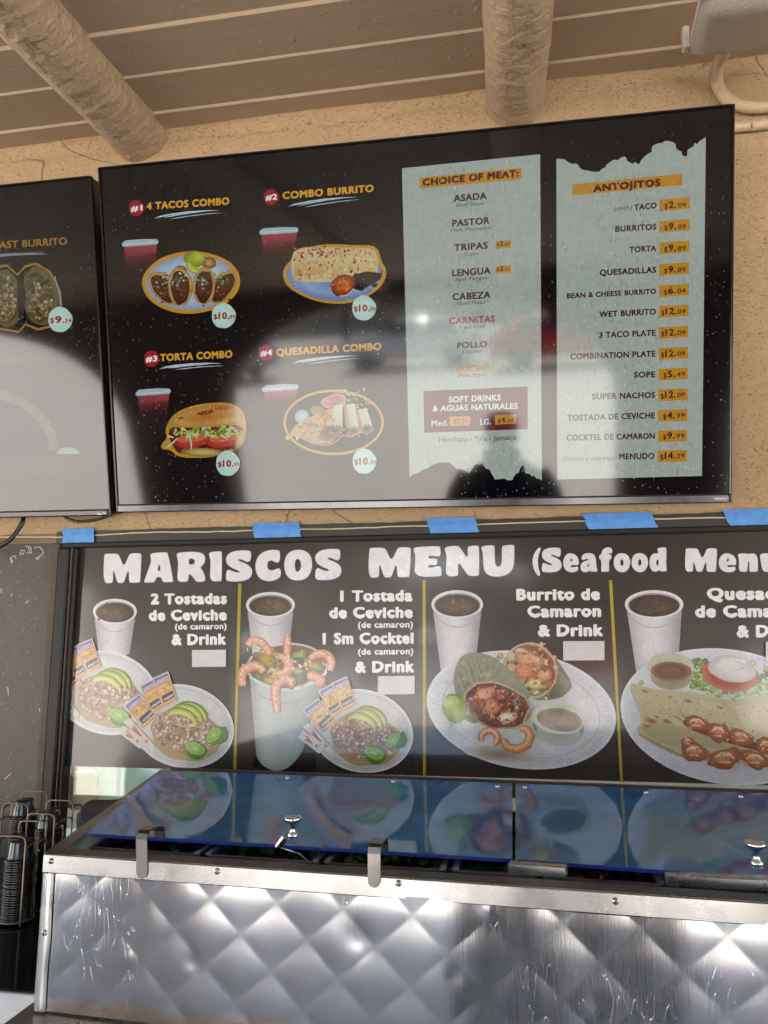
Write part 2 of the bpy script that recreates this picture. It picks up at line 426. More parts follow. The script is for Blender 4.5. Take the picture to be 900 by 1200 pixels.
# --- arcade of the porch behind the photographer, seen in the dark screens
AY = -3.0
outl = []
def arch(cx, hw, sp_, top):
    pts = [(cx-hw, 0)]
    for k in range(25):
        a = math.pi*(1-k/24); pts.append((cx+hw*math.cos(a), sp_+(top-sp_)*math.sin(a)**.8))
    pts.append((cx+hw, 0)); return pts
o2 = [(-7.5, 0)]
for cx in (-5.25, -.78, 3.69): o2 += arch(cx, 1.77, 1.15, 2.31)
o2 += [(7.5, 0), (7.5, 2.40), (-7.5, 2.40)]
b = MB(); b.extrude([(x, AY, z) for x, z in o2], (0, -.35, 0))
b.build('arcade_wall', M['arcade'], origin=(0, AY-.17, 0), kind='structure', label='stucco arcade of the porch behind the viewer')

# ============================================================ hanging screens
def tv_frame(c, tilt, sw, rl):
    X = Vector((math.cos(sw), math.sin(sw), 0)); Y = Z3.cross(X); U = Z3*math.cos(tilt)-Y*math.sin(tilt)
    X2 = X*math.cos(rl)+U*math.sin(rl); U2 = U*math.cos(rl)-X*math.sin(rl); return Vector(c), X2, U2, U2.cross(X2)*-1
TW, TH = 1.45, .84
def television(c, X, U, label, chin=.014, chinmat='gloss_black'):
    Nn = X.cross(U)                      # towards the viewer
    if Nn.y > 0: Nn = -Nn
    root = thing('television', label, 'television', c-Nn*.03, 'televisions hung on the stucco wall')
    b = MB(); b.frame_box(c-Nn*.026, X, U, Nn, TW/2, TH/2, .020, .004); b.build('housing', M['black_plastic'], root)
    b = MB(); b.frame_box(c-Nn*.006, X, U, Nn, TW/2-.001, TH/2-.001, .0055, .002)
    t = .0045
    b = MB()
    for s in (-1, 1):
        b.frame_box(c+X*(s*(TW/2-t/2))-Nn*.004, X, U, Nn, t/2, TH/2, .007, .0015)
    b.frame_box(c+U*(TH/2-t/2)-Nn*.004, X, U, Nn, TW/2-t, t/2, .007, .0015)
    b.build('bezel', M['gloss_black'], root)
    b = MB(); b.frame_box(c-U*(TH/2-chin/2)-Nn*.003, X, U, Nn, TW/2-t-.0005, chin/2, .0105, .003); b.build('lower_bezel', M[chinmat], root)
    b = MB(); b.frame_box(c+U*(chin/2-t/2)-Nn*.0055, X, U, Nn, TW/2-t-.0005, (TH-chin-t)/2-.0005, .0035)
    b.c = [(0.0, 0.0, 0.001)]*len(b.v); scr = b.build('screen', M['screen'], root)
    b = MB(); b.frame_box(c-Nn*.075-U*.05, X, U, Nn, .16, .12, .03, .006); b.build('wall_bracket', M['black_plastic'], root)
    return root, scr, Nn
def plane_map(c, N, off=0.0):
    def f(px, py, lift=0.0): return on_plane(px, py, c+N*(off+lift), N)
    return f
TC, TX, TU, _ = tv_frame((-.2186, 1.5574, 2.2877), .2341, -.0047, -.0166)
M['chin_metal'] = simple('chin_metal', (.10, .10, .11), .2, .9, var=.2)
tv1, scr1, TN = television(TC, TX, TU, 'large flat screen showing combo plates and two pale price lists', .020, 'chin_metal')
# second screen: placed by its right-hand corners
_, TX2, TU2, _ = tv_frame((0, 0, 0), .2341, -.0047, -.012)
N2 = TX2.cross(TU2); N2 = N2 if N2.y < 0 else -N2
P0 = TC-N2*.0
cr = on_plane(133, 604, P0, N2)           # lower right corner
ct = on_plane(104, 206, P0, N2)
SX = (ct-cr).length/TH
TC2 = (cr+ct)/2-TX2*(TW/2)
TH_ = TH; TH = (ct-cr).length
tv2, scr2, TN2 = television(TC2, TX2, TU2, 'flat screen at the left edge showing a cut breakfast burrito', .016)
TH = TH_
MAP1 = plane_map(TC, TN, -.0019); MAP2 = plane_map(TC2, TN2, -.0019)
# power cables hanging under the left screen
def cable(pts, r, label):
    P = [at_y(*p) for p in pts]; out = []
    for i in range(len(P)-1):
        a = P[max(0, i-1)]; b_ = P[i]; c = P[i+1]; d = P[min(len(P)-1, i+2)]
        for k in range(8):
            t = k/8; out.append(.5*((2*b_)+(c-a)*t+(2*a-5*b_+4*c-d)*t*t+(3*b_-a-3*c+d)*t**3))
    out.append(P[-1]); b = MB(); b.tube(out, r, 8); return b.build('cable', M['black_plastic'], label=label, cat='cable')
cable([(70, 596, 1.69), (76, 606, 1.685), (92, 611, 1.68), (112, 609, 1.685), (128, 604, 1.69), (150, 597, 1.70)], .004, 'thin black cable sagging in a shallow loop under the right corner of the left screen')
cable([(28, 596, 1.69), (27, 610, 1.67), (20, 623, 1.665), (10, 634, 1.66), (-4, 642, 1.66), (-30, 652, 1.66)], .006, 'thick black power cable curving down out of the frame below the left screen')

# ============================================================ conduit and floodlight
def conduit(pts, r, label, ribs=False, cat='pipe'):
    P = [at_y(*p) for p in pts]; out = []
    for i in range(len(P)-1):
        a = P[max(0, i-1)]; b_ = P[i]; c = P[i+1]; d = P[min(len(P)-1, i+2)]
        K = 14 if ribs else 6
        for k in range(K):
            t = k/K; out.append(.5*((2*b_)+(c-a)*t+(2*a-5*b_+4*c-d)*t*t+(3*b_-a-3*c+d)*t**3))
    out.append(P[-1])
    rr = [r*(1.05 if (i % 2 and ribs) else 1) for i in range(len(out))]
    b = MB(); b.tube(out, rr, 16); return b.build('conduit', M['conduit'], label=label, cat=cat)
conduit([(856, 40, 1.55), (850, 58, 1.60), (841, 78, 1.66), (840, 96, 1.70), (848, 112, 1.70), (862, 122, 1.70), (884, 126, 1.70), (905, 124.5, 1.70), (960, 119, 1.70), (1200, 99, 1.70)], .0145, 'ribbed painted conduit curving from the floodlight down and right along the wall', True)
conduit([(1200, 108, 1.702), (900, 145, 1.702), (862, 149, 1.702), (600, 175, 1.702), (110, 223, 1.702), (-200, 250, 1.702)], .0125, 'straight painted conduit passing behind both screens')
fl = thing('floodlight', 'weathered grey floodlight with ribbed lens in the top right corner', 'floodlight', at_y(880, 20, 1.5))
A0 = at_y(807, 57, 1.53); A1 = at_y(822, -8, 1.27); B0 = at_y(985, 36, 1.50); B1 = at_y(985, -30, 1.24)
ex = (B0-A0); n_f = ex.cross(A1-A0).normalized()
if n_f.z > 0: n_f = -n_f
b = MB(); nx, ny = 40, 16; vs = []; fs = []
for i in range(nx+1):
    for j in range(ny+1):
        s, t = i/nx, j/ny
        P = A0.lerp(B0, s).lerp(A1.lerp(B1, s), t)
        e = min(s/.09, 1)*min(t/.12, 1)*min((1-t)/.12, 1); e = e**.6
        vs.append(P+n_f*(.010+.020*e))
for i in range(nx):
    for j in range(ny): k = i*(ny+1)+j; fs.append((k, k+1, k+ny+2, k+ny+1))
b.add(vs, fs, smooth=True)
t_ = NT('lens_plastic'); p_ = t_.principled((.40, .36, .31), .42); co_ = t_.co()
c_ = t_.mix(t_.noise(co_, 30, 5, .7), (.30, .26, .22), (.45, .41, .35)); t_.l(c_, p_.inputs['Base Color'])
wv_ = t_.n('TexWave'); wv_.inputs['Scale'].default_value = 42; wv_.bands_direction = 'DIAGONAL'; t_.l(co_, wv_.inputs[0])
sv_ = t_.noise(co_, 300, 2); t_.l(t_.bump(sv_, .6, .002, t_.bump(wv_.outputs[0], .12, .002)), p_.inputs['Normal'])
M['lens'] = t_.m; M['lamp_body'] = simple('lamp_body', (.42, .37, .32), .5, bump=.3, var=.2)
b.build('lens', M['lens'], fl)
b = MB(); e1 = (A0-A1).normalized()*.006; rim = [A0+e1, B0+e1, B1-e1, A1-e1]
b.extrude([p+n_f*.012 for p in rim], -n_f*.030); b.build('lamp_housing', M['lamp_body'], fl)
b = MB(); b.frame_box(at_y(803.5, 46, 1.50), X3, Y3, Z3, .0075, .012, .026, .003); b.build('latch', M['lamp_body'], fl)
b = MB(); b.box(at_y(900, -60, 1.42)+Vector((0, 0, .04)), (.05, .05, .09), .004); b.build('mounting_bracket', M['lamp_body'], fl)
b = MB()
for k in range(34):
    q = A0.lerp(B0, .16+.84*k/33)+n_f*.026+(A1-A0)*.13; b.frame_box(q, X3, Y3, Z3, .0016, .0016, .0012)
b.build('seam_stud', M['conduit'], fl, kind='stuff')

# ============================================================ window with menu film
win = thing('menu_window', 'long black framed window carrying the printed seafood menu film', 'window', (.4, WY+.01, 1.0))
FY = 1.72        # plane of the printed film
def fm(px, py, lift=0.0): return at_y(px, py, FY-lift)
# film sheet
xl = -1.10; zt = at_y(500, 632.5, FY).z; zb = at_y(500, 911, FY).z+.003
b = MB(); N_ = 60
import itertools
vs = []; cols = []
NXF, NZF = 90, 12
for i in range(NXF+1):
    for j in range(NZF+1):
        x = xl+(2.2-xl)*i/NXF; z = zb+(zt-zb)*j/NZF
        vs.append((x, FY+.0004, z)); q = noise.noise(Vector((x*2.1, z*1.2, 4)))*.5+.5
        a_, b__ = lin((28, 26, 25)), lin((66, 62, 57)); cols.append(tuple(a_[k]*(1-q)+b__[k]*q for k in range(3)))
fs = [(i*(NZF+1)+j, (i+1)*(NZF+1)+j, (i+1)*(NZF+1)+j+1, i*(NZF+1)+j+1) for i in range(NXF) for j in range(NZF)]
b.add(vs, fs, cols, smooth=True)
film = b.build('window_film', M['film'], win)
b = MB(); b.add([(xl, FY+.008, .98), (2.3, FY+.008, .98), (2.3, FY+.008, zt+.02), (xl, FY+.008, zt+.02), (xl, FY+.014, .98), (2.3, FY+.014, .98), (2.3, FY+.014, zt+.02), (xl, FY+.014, zt+.02)], [(0, 1, 2, 3), (7, 6, 5, 4), (0, 4, 5, 1), (3, 2, 6, 7)])
b.build('glass_pane', M['glass'], win)
# frame: black rails and posts
ztop = at_y(500, 611, WY).z
def fbar(name, x0, x1, z0, z1, y0, y1, mat, bev=.003):
    b = MB(); b.box(((x0+x1)/2, (y0+y1)/2, (z0+z1)/2), ((x1-x0)/2, (y1-y0)/2, (z1-z0)/2), bev); return b.build(name, mat, win)
xf = at_y(98, 650, FY).x
fbar('frame_rail', -1.128, 2.3, zt-.001, zt+.013, 1.703, 1.735, M['frame'])
# top strip with a ragged, pasted upper edge
b = MB(); vs = []; fs = []; n = 260
for i in range(n+1):
    x = -1.15+3.4*i/n
    e = .0025*noise.noise(Vector((x*9, 2, 0)))+.0016*noise.noise(Vector((x*33, 5, 0)))
    z1 = ztop+e; z0 = zt+.0135
    vs += [(x, 1.7135, z0), (x, 1.7135, z1), (x, 1.722, z0), (x, 1.722, z1)]
for i in range(n):
    k = i*4; fs += [(k, k+4, k+5, k+1), (k+1, k+5, k+7, k+3)]
b.add(vs, fs); b.build('film_border', M['black_rim'], win)
b = MB(); pts = []
for i in range(200):
    x = -1.32+3.5*i/199; z = (zt+.0135+ztop)/2+.004+.0045*noise.noise(Vector((x*4, 7, 0)))+.0012*noise.noise(Vector((x*25, 7, 0)))
    pts.append((x, 1.7115, z))
b.tube(pts, .0016, 6); b.build('peeling_edge', M['film_edge'], win)
fbar('frame_post', -1.128, -1.098, .98, zt-.0015, 1.690, 1.745, M['frame'], .004)
fbar('frame_post', -1.0965, -1.092, .98, zt-.0015, 1.697, 1.74, M['frame_brown'], .001)
fbar('frame_post', -1.091, xf-.008, .98, zt-.0015, 1.702, 1.735, M['frame'], .003)
fbar('frame_post', -1.150, -1.129, .98, zt+.012, 1.696, 1.74, M['frame_brown'], .003)
fbar('frame_sill', -1.128, 2.3, .955, .979, 1.69, 1.76, M['frame'], .003)
# blue tape strips
def tape(px0, px1, label, sk=6, dy=(0, 0)):
    n = 14; b = MB(); vs = []; cc = []
    for i in range(n+1):
        for j in range(7):
            s, t = i/n, j/6
            y_ = 1.7095-.0012*math.sin(t*math.pi)-.0016*noise.noise(Vector((px0+s*9, t*3, 0)))-.004*max(0, s-.85)/.15*abs(noise.noise(Vector((px0, 1, 0))))-(.0014 if .35 < t < .55 else 0)
            P = at_y(px0+(px1-px0)*s+sk*(1-t), 0, y_); 
            edge = (.0012*noise.noise(Vector((px0+s*7, 3, t*5)))) if j in (0, 6) else 0
            ex_ = (.006*noise.noise(Vector((px0, t*11, i)))+.003*noise.noise(Vector((px0, t*31, i)))) if i in (0, n) else 0
            vs.append((at_y(px0+(px1-px0)*s+sk*(1-t), 620, y_).x+ex_, y_, zt+.010+dy[0]+(ztop-zt-.004)*t+edge))
    fs = [(i*7+j, (i+1)*7+j, (i+1)*7+j+1, i*7+j+1) for i in range(n) for j in range(6)]
    b.add(vs, fs, smooth=True)
    o = b.build('tape_strip', M['tape'], label=label, cat='tape', group='blue tape strips along the top of the menu window'); return o
tape(73, 110, 'short blue tape strip nearest the left end, beside the window corner', 1)
tape(296, 350, 'blue tape strip above the letters C and O of the menu title', 3)
tape(499, 556, 'blue tape strip above the letters E and N of the word menu', 6)
tape(682, 763, 'widest fully visible blue tape strip, above the bracketed words', 9)
tape(848, 960, 'blue tape strip running out of the right edge of the photo', 9)

# --- dark metal wall sheet at the left
b = MB(); b.box((-2.4, 1.7155, (1.825+.62)/2), (1.248, .0045, (1.825-.62)/2), .001)
t_ = NT('dark_sheet'); p_ = t_.principled((.10, .09, .08), .45, .1); p_.inputs['Specular IOR Level'].default_value = .2; co_ = t_.co()
sm_ = t_.noise(co_, 5, 7, .68, .8); c_ = t_.mix(sm_, (.04, .036, .034), (.115, .10, .085)); c_ = t_.mix(t_.ramp(t_.noise(co_, 130, 2), [(.66, 0.), (.72, .55)]), c_, (.25, .23, .2)); t_.l(c_, p_.inputs['Base Color'])
t_.l(t_.math('MULTIPLY_ADD', sm_, .35, .2), p_.inputs['Roughness']); t_.l(t_.bump(t_.noise(co_, 150, 4), .25, .003), p_.inputs['Normal'])
sheet = b.build('wall_panel', t_.m, label='dark scuffed metal wall sheet left of the menu window with scratched letters', cat='panel')
b = MB()
def scratch(pts, wd=.9):
    P = [at_y(x, y, 1.7105) for x, y in pts]
    for a, c in zip(P, P[1:]):
        d = (c-a); 
        if d.length < 1e-5: continue
        s_ = Vector((-d.z, 0, d.x)).normalized()*(wd*.0011)
        b.add([a-s_, c-s_*.7, c+s_*.7, a+s_], [(0, 1, 2, 3)])
for st in ([(14, 660), (12, 654), (17, 651), (19, 655)], [(15, 659), (12, 653)], [(23, 647), (27, 650), (29, 645), (25, 645), (23, 651)], [(30, 640), (36, 641), (37, 648), (31, 648)], [(33, 640), (35, 648)], [(40, 642), (47, 641), (51, 647), (44, 656), (42, 653)], [(42, 655), (49, 650)],
           [(9, 805), (10, 815)], [(1, 690), (2, 695)], [(14, 696), (13, 699)], [(5, 913), (10, 909), (13, 906)], [(30, 707), (33, 704)], [(46, 830), (47, 834)]): scratch(st)
b.build('scratched_letter', simple('bare_scratch', (.5, .48, .45), .4), sheet)

# things behind the clear foot of the window
room = MB(); room.box((.4, 3.2, 1.5), (3.0, .02, 1.5)); 
room.build('interior_wall', simple('interior_wall', (.35, .34, .30), .7), kind='structure')
b = MB()
def lumpy(c, h, seed, f=6):
    n, m_ = 28, 18; vs = []; fs = []
    for i in range(m_+1):
        ph = math.pi*i/m_
        for k in range(n):
            th = 2*math.pi*k/n; d = Vector((math.sin(ph)*math.cos(th), math.sin(ph)*math.sin(th), math.cos(ph)))
            d = Vector([math.copysign(abs(v)**.6, v) for v in d]); q = 1+.16*noise.noise(d*f*.35+Vector((seed, 0, 0)))+.07*noise.noise(d*f+Vector((seed, 0, 0)))
            vs.append(Vector(c)+Vector((d.x*h[0], d.y*h[1], d.z*h[2]))*q)
    for i in range(m_):
        for k in range(n): l = (k+1) % n; fs.append((i*n+k, i*n+l, (i+1)*n+l, (i+1)*n+k))
    return vs, fs
P = at_y(150, 935, 1.84); v_, f_ = lumpy(P, (.09, .05, .10), 3); b.add(v_, f_, smooth=True)
b.build('plastic_bag', simple('plastic_bag', (.55, .66, .62), .3, bump=.6, bsc=18), label='pale bluish plastic bag behind the clear foot of the window', cat='bag')
b = MB(); P = at_y(101, 925, 1.80); b.box(P, (.035, .03, .045), .008, .2)
b.build('paper_packet', simple('paper_packet', (.62, .45, .22), .6, bump=.5, bsc=20), label='yellow tan packet standing inside the window by its left frame', cat='packet')
b = MB(); b.box((0, 1.96, .99), (1.6, .2, .008), .003); b.build('inner_shelf', simple('inner_shelf', (.3, .28, .24), .5), label='grey shelf inside the window behind the glass', cat='shelf')
# ============================================================ prep table
TZ = 1.28; TA = math.radians(-2.85)
tx = Vector((math.cos(TA), math.sin(TA), 0)); tn = Vector((math.sin(TA), -math.cos(TA), 0))   # along the front, and out to the viewer
PA = at_z(54, 999.5, TZ)
table = thing('prep_table', 'stainless steel food counter with diamond quilted front under blue lids', 'counter', PA+tx*.6+Vector((0, 0, -.5)))
def on_front(px, py, lift=0.0): return on_plane(px, py, PA+tn*lift, tn)
def fpt(u, z, lift=0.0): return Vector((PA.x, PA.y, 0))+tx*u+Z3*z+tn*lift
ZB = on_front(44, 1183).z; LU = 1.55
# diamond lattice from three crossings in the photograph
def uz(px, py): q = on_front(px, py); return ((q-PA).dot(tx), q.z)
c0 = uz(134, 1084); ca = uz(166, 1129); cb = uz(96, 1121); c9 = uz(778, 1144); c8 = uz(731, 1099); c7 = uz(558, 1082); c6 = uz(511, 1119)
va = ((ca[0]-c0[0]+c9[0]-c8[0])/2, (ca[1]-c0[1]+c9[1]-c8[1])/2)
vb = ((c0[0]-cb[0]+c7[0]-c6[0])/2, (c0[1]-cb[1]+c7[1]-c6[1])/2)
det = va[0]*vb[1]-va[1]*vb[0]
dents = [(uz(225/1, 1128), .011, -.004), (uz(150, 1123), .012, .004), (uz(420, 1100), .018, -.006), (uz(577, 1068), .012, .005), (uz(533, 1142), .012, -.003), (uz(700, 1180), .012, -.003), (uz(640, 1150), .05, .003), (uz(90, 1176), .02, .004)]
def hgt(u, z):
    du, dz = u-c0[0], z-c0[1]
    wob = .0022*noise.noise(Vector((u*5, z*5, 1)))
    s = (du*vb[1]-dz*vb[0])/det+wob*8; t = (va[0]*dz-va[1]*du)/det+wob*6
    fs_, ft = s-math.floor(s), t-math.floor(t)
    cell = math.floor(s)*7.3+math.floor(t)*3.1
    # a stamped facet: slightly raised, each one leaning a little differently, creased along its edges
    a1 = noise.noise(Vector((cell, 2.2, 0)))*.9; a2 = noise.noise(Vector((cell, 9.7, 0)))*.9
    e = min(fs_, 1-fs_, ft, 1-ft); rise = min(1, e/.07)
    h = .00058*16*fs_*(1-fs_)*ft*(1-ft)*(1+.5*a1)
    for (cu_, cz_), r, d in dents:
        q = ((u-cu_)**2+(z-cz_)**2)/(r*r)
        if q < 6: h += d*.16*math.exp(-q)
    h += .0075*noise.noise(Vector((u*4.5, z*1.6, 5)))+.0007*noise.noise(Vector((u*11, z*6, 8)))
    edge = min(1, max(0, u)/.03); return h*edge
b = MB(); STEP = .0022; nu = int(LU/STEP); nz = int((TZ-.022-ZB)/STEP); vs = []
for i in range(nu+1):
    u = LU*i/nu
    for j in range(nz+1):
        z = ZB+(TZ-.022-ZB)*j/nz; vs.append(fpt(u, z, hgt(u, z)))
fs = [(i*(nz+1)+j, (i+1)*(nz+1)+j, (i+1)*(nz+1)+j+1, i*(nz+1)+j+1) for i in range(nu) for j in range(nz)]
b.add(vs, fs, smooth=True); b.build('quilted_panel', M['diamond'], table)
def tbox(name, u0, u1, y0, y1, z0, z1, mat, bev=.002, label=None):
    # y measured out of the front face towards the viewer
    b = MB(); c = Vector((PA.x, PA.y, 0))+tx*((u0+u1)/2)+tn*((y0+y1)/2)+Z3*((z0+z1)/2)
    b.frame_box(c, tx, tn, Z3, (u1-u0)/2, (y1-y0)/2, (z1-z0)/2, bev); return b.build(name, mat, table, label=label)
tbox('front_trim', -.002, LU, -.001, .0045, TZ-.026, TZ, M['steel'], .0015)
# left corner strip with a buckled edge
b = MB(); vs = []; n = 50
for j in range(n+1):
    z = ZB+(TZ-.026-ZB)*j/n; wd = .016+.006*noise.noise(Vector((z*14, 3, 0)))
    for q, (u, l) in enumerate(((-.002, -.02), (-.002, .002), (.002, .0046), (wd, .0046+.001*noise.noise(Vector((z*20, 0, 0)))), (wd+.001, .002))): vs.append(fpt(u, z, l))
fs = [(j*5+k, j*5+k+1, (j+1)*5+k+1, (j+1)*5+k) for j in range(n) for k in range(4)]
b.add(vs, fs, smooth=True); b.build('corner_strip', M['steel'], table)
def screw(P, r=.0042):
    b = MB(); b.lathe(P, [(r, 0), (r, .0008), (r*.8, .0022), (r*.35, .0028), (.0001, .0028)], 14, tn)
    o = b.build('screw', M['steel'], table)
    b = MB(); up_ = Z3
    for a in (.4, .4+math.pi/2):
        d = tx*math.cos(a)+up_*math.sin(a); b.frame_box(P+tn*.0029, d, tn, d.cross(tn), r*.6, .0003, r*.12)
    b.build('cross_slot', M['black_plastic'], o)
for q in ((60, 1009), (254.5, 1021), (467, 1035), (721, 1056), (1000, 1078)): screw(on_front(q[0], q[1], .0045))
screw(on_front(52.5, 1093, .0046))
# body, side and the dark rim round the pans
sk = at_z(190, 902, TZ)-PA                                  # left end runs back at a slant
def fl_(u, d, z): return Vector((PA.x, PA.y, 0))+tx*u+(sk/sk.length)*d+Z3*z if u < .02 else Vector((PA.x, PA.y, 0))+tx*u-tn*d+Z3*z
DEP = (sk).dot(-tn)
LS = sk.length
b = MB(); q0, q1 = PA+Vector((0, 0, -.001)), PA+sk
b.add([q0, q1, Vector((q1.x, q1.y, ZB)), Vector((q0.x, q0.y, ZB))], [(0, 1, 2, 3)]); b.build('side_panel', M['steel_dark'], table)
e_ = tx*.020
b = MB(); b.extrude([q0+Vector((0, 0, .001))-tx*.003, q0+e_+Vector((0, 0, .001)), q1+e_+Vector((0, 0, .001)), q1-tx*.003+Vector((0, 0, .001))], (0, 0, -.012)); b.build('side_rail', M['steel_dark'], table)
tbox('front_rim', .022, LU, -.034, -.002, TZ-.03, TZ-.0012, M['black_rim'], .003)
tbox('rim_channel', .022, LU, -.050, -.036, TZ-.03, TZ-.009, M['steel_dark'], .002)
backu = (at_z(190, 902, TZ)-PA).dot(tx)
tbox('back_rail', backu+.02, LU, -DEP-.016, -DEP-.002, TZ-.03, TZ+.004, M['frame_brown'], .002)
# food pans under the lids
M['pan'] = steel('pan_steel', (.5, .5, .5), .3)
def heap(name, u0, u1, kind, seed):
    rr = random.Random(seed); b = MB(); cols = {'lettuce': [(.14, .30, .04), (.24, .42, .08), (.07, .17, .03)], 'lime': [(.12, .30, .03), (.20, .38, .05)], 'salsa': [(.42, .07, .02), (.55, .12, .03), (.3, .04, .015)], 'onion': [(.5, .48, .4), (.6, .56, .46)], 'dark': [(.05, .06, .03), (.08, .09, .04)]}[kind]
    for k in range(150 if kind != 'lime' else 40):
        u = rr.uniform(u0+.01, u1-.01); d = rr.uniform(.06, .36); z = TZ-.042+rr.uniform(-.012, .022)
        c = Vector((PA.x, PA.y, 0))+tx*u-tn*d+Z3*z; s = rr.uniform(.006, .014) if kind != 'lime' else .02
        A = Vector((rr.uniform(-1, 1), rr.uniform(-1, 1), rr.uniform(-.4, .4))).normalized(); B = A.orthogonal().normalized(); C_ = A.cross(B)
        col = rr.choice(cols)
        vs = [c+A*s*1.4, c-A*s*1.4, c+B*s, c-B*s, c+C_*s*.7, c-C_*s*.7]
        b.add(vs, [(0, 2, 4), (2, 1, 4), (1, 3, 4), (3, 0, 4), (2, 0, 5), (1, 2, 5), (3, 1, 5), (0, 3, 5)], col, smooth=True)
    c = Vector((PA.x, PA.y, 0))+tx*((u0+u1)/2)-tn*.21+Z3*(TZ-.056); n0 = len(b.v); b.frame_box(c, tx, tn, Z3, (u1-u0)/2-.006, .17, .01)
    b.c[n0:] = [tuple(v*.6 for v in cols[0])]*(len(b.v)-n0)
    return b, name
t_ = NT('fresh_food'); a_ = t_.n('Attribute', attribute_name='Col'); p_ = t_.principled((.5, .5, .5), .35); t_.l(a_.outputs[0], p_.inputs['Base Color']); M['food'] = t_.m
pans = [(.03, .22, 'dark', 'dark green salsa'), (.225, .40, 'lettuce', 'shredded lettuce'), (.405, .58, 'lettuce', 'lettuce and lime'), (.585, .70, 'lime', 'cut limes'), (.705, .86, 'salsa', 'red salsa'), (.865, 1.05, 'onion', 'chopped onion'), (1.055, 1.25, 'salsa', 'salsa')]
plab = ['steel food pan of dark green sauce under the left end of the blue lid', 'steel food pan of chopped greens left of the first lid knob', 'steel food pan of shredded lettuce right of the first lid knob', 'steel food pan of lime wedges by the seam of the two lids', 'steel food pan of red salsa under the right blue lid', 'steel food pan of chopped onion under the second lid knob', 'steel food pan of salsa beyond the right edge of the photo']
for i, (u0, u1, k, nm) in enumerate(pans):
    c = Vector((PA.x, PA.y, 0))+tx*((u0+u1)/2)-tn*.225+Z3*(TZ-.07)
    pt = thing('food_pan', plab[i], 'pan', c-Z3*.03, 'food pans sunk in the steel counter')
    b = MB(); w_ = (u1-u0)/2-.002
    for s in (-1, 1):
        b.frame_box(c+tx*(s*(w_-.002))+Z3*.02, tx, tn, Z3, .0015, .17, .045); b.frame_box(c+tn*(s*.170)+Z3*.02, tx, tn, Z3, w_-.004, .0015, .045)
        b.frame_box(c+tx*(s*(w_-.004))+Z3*.067, tx, tn, Z3, .0042, .176, .0015)
    b.frame_box(c-Z3*.026, tx, tn, Z3, w_-.004, .168, .001); b.build('pan_wall', M['pan'], pt)
    hb, nm2 = heap('pan_contents', u0, u1, k, i); hb.build('pan_contents', M['food'], pt, kind='stuff')
# bottom ledge below the quilted front, and the body behind
ledge = on_front(40, 1186)
tbox('bottom_ledge', -.025, LU, -.30, .045, ZB-.030, ZB-.003, M['steel'], .004)
tbox('base_panel', -.02, LU, -.30, .02, ZB-.25, ZB-.033, M['steel_dark'], .003)

# --- blue acrylic lids
def lid(px, label, knob, clips):
    z = TZ+.008
    P = [at_z(x, y, z) for x, y in px]; root = thing('acrylic_lid', label, 'lid', P[0].lerp(P[2], .5), 'blue acrylic lids over the food pans')
    b = MB(); b.extrude(P, (0, 0, -.005)); b.build('lid_sheet', M['acrylic'], root)
    b = MB()
    for a, c in ((P[0], P[1]),):
        d = (c-a).normalized(); b.frame_box(a.lerp(c, .5)-Z3*.0025+Vector((0, -.0012, 0)), d, d.cross(Z3), Z3, (c-a).length/2-.002, .0010, .0022)
    b.build('lid_edge', simple('lid_edge_blue', (.012, .03, .22), .2), root)
    K = at_z(knob[0], knob[1], z+.0005)
    b = MB(); b.lathe(K, [(.0075, 0), (.0085, .002), (.0055, .005), (.0042, .009), (.0042, .017), (.007, .019), (.0125, .0225), (.0135, .026), (.0125, .0285), (.008, .029), (.0075, .0275), (.0001, .0275)], 28); b.build('knob', M['chrome'], root)
    for s in clips:
        b = MB(); S = at_z(s[0], s[1], z); b.lathe(S, [(.004, 0), (.0045, .0015), (.003, .003), (.0001, .0035)], 12); b.build('hinge_screw', M['chrome'], root)
    return root
lid([(102, 976), (600.5, 1006), (600.5, 918), (190, 902.5)], 'long blue see-through lid on the left with a knob above its front edge', (343, 980), ((337, 912), (461, 916), (583, 922)))
lid([(604, 1006.3), (1110, 1044), (1110, 938), (604, 918)], 'blue see-through lid on the right running out of the photo', (887, 1013), ((615, 923), (757, 929), (868, 934)))
# hook clips hanging over the rim
def hook(px, py0, py1, label):
    b = MB(); top = on_front(px, py0, .006); bot = on_front(px, py1, .006); w_ = .0085; th = .0011
    back = top-tn*.046-Z3*.004
    prof = [bot, bot.lerp(top, .5), top-Z3*.010, top-Z3*.003-tn*.002, top-tn*.007, top-tn*.03-Z3*.0006, back, back-Z3*.016-tn*.005]
    n = len(prof); vs = []
    for i, p in enumerate(prof):
        a = prof[max(0, i-1)]; c = prof[min(n-1, i+1)]; d = (c-a).normalized(); nn = d.cross(tx).normalized()
        if nn.dot(tn+Z3) < 0: nn = -nn
        ww = w_
        for s in (-1, 1):
            for t in (-1, 1): vs.append(p+tx*(s*ww)+nn*(t*th))
    fs = []
    for i in range(n-1):
        a, c = i*4, i*4+4; fs += [(a, a+1, c+1, c), (a+2, c+2, c+3, a+3), (a+1, a+3, c+3, c+1), (a, c, c+2, a+2)]
    fs += [(0, 2, 3, 1), (n*4-4, n*4-3, n*4-1, n*4-2)]
    # rounded foot
    b.add(vs, fs); b.lathe(bot-tn*th, [(.0001, .0002), (w_*.99, .0002), (w_*.99, th*2-.0002), (.0001, th*2-.0002)], 20, tn, smooth=False)
    return b.build('hook_clip', M['steel_dark'], label=label, cat='clip', group='steel hook clips over the rim of the counter')
hook(166.5, 975, 1022, 'bent steel hook clip over the rim near the left end of the counter')
hook(438.5, 991, 1032, 'bent steel hook clip over the rim near the middle of the photo')
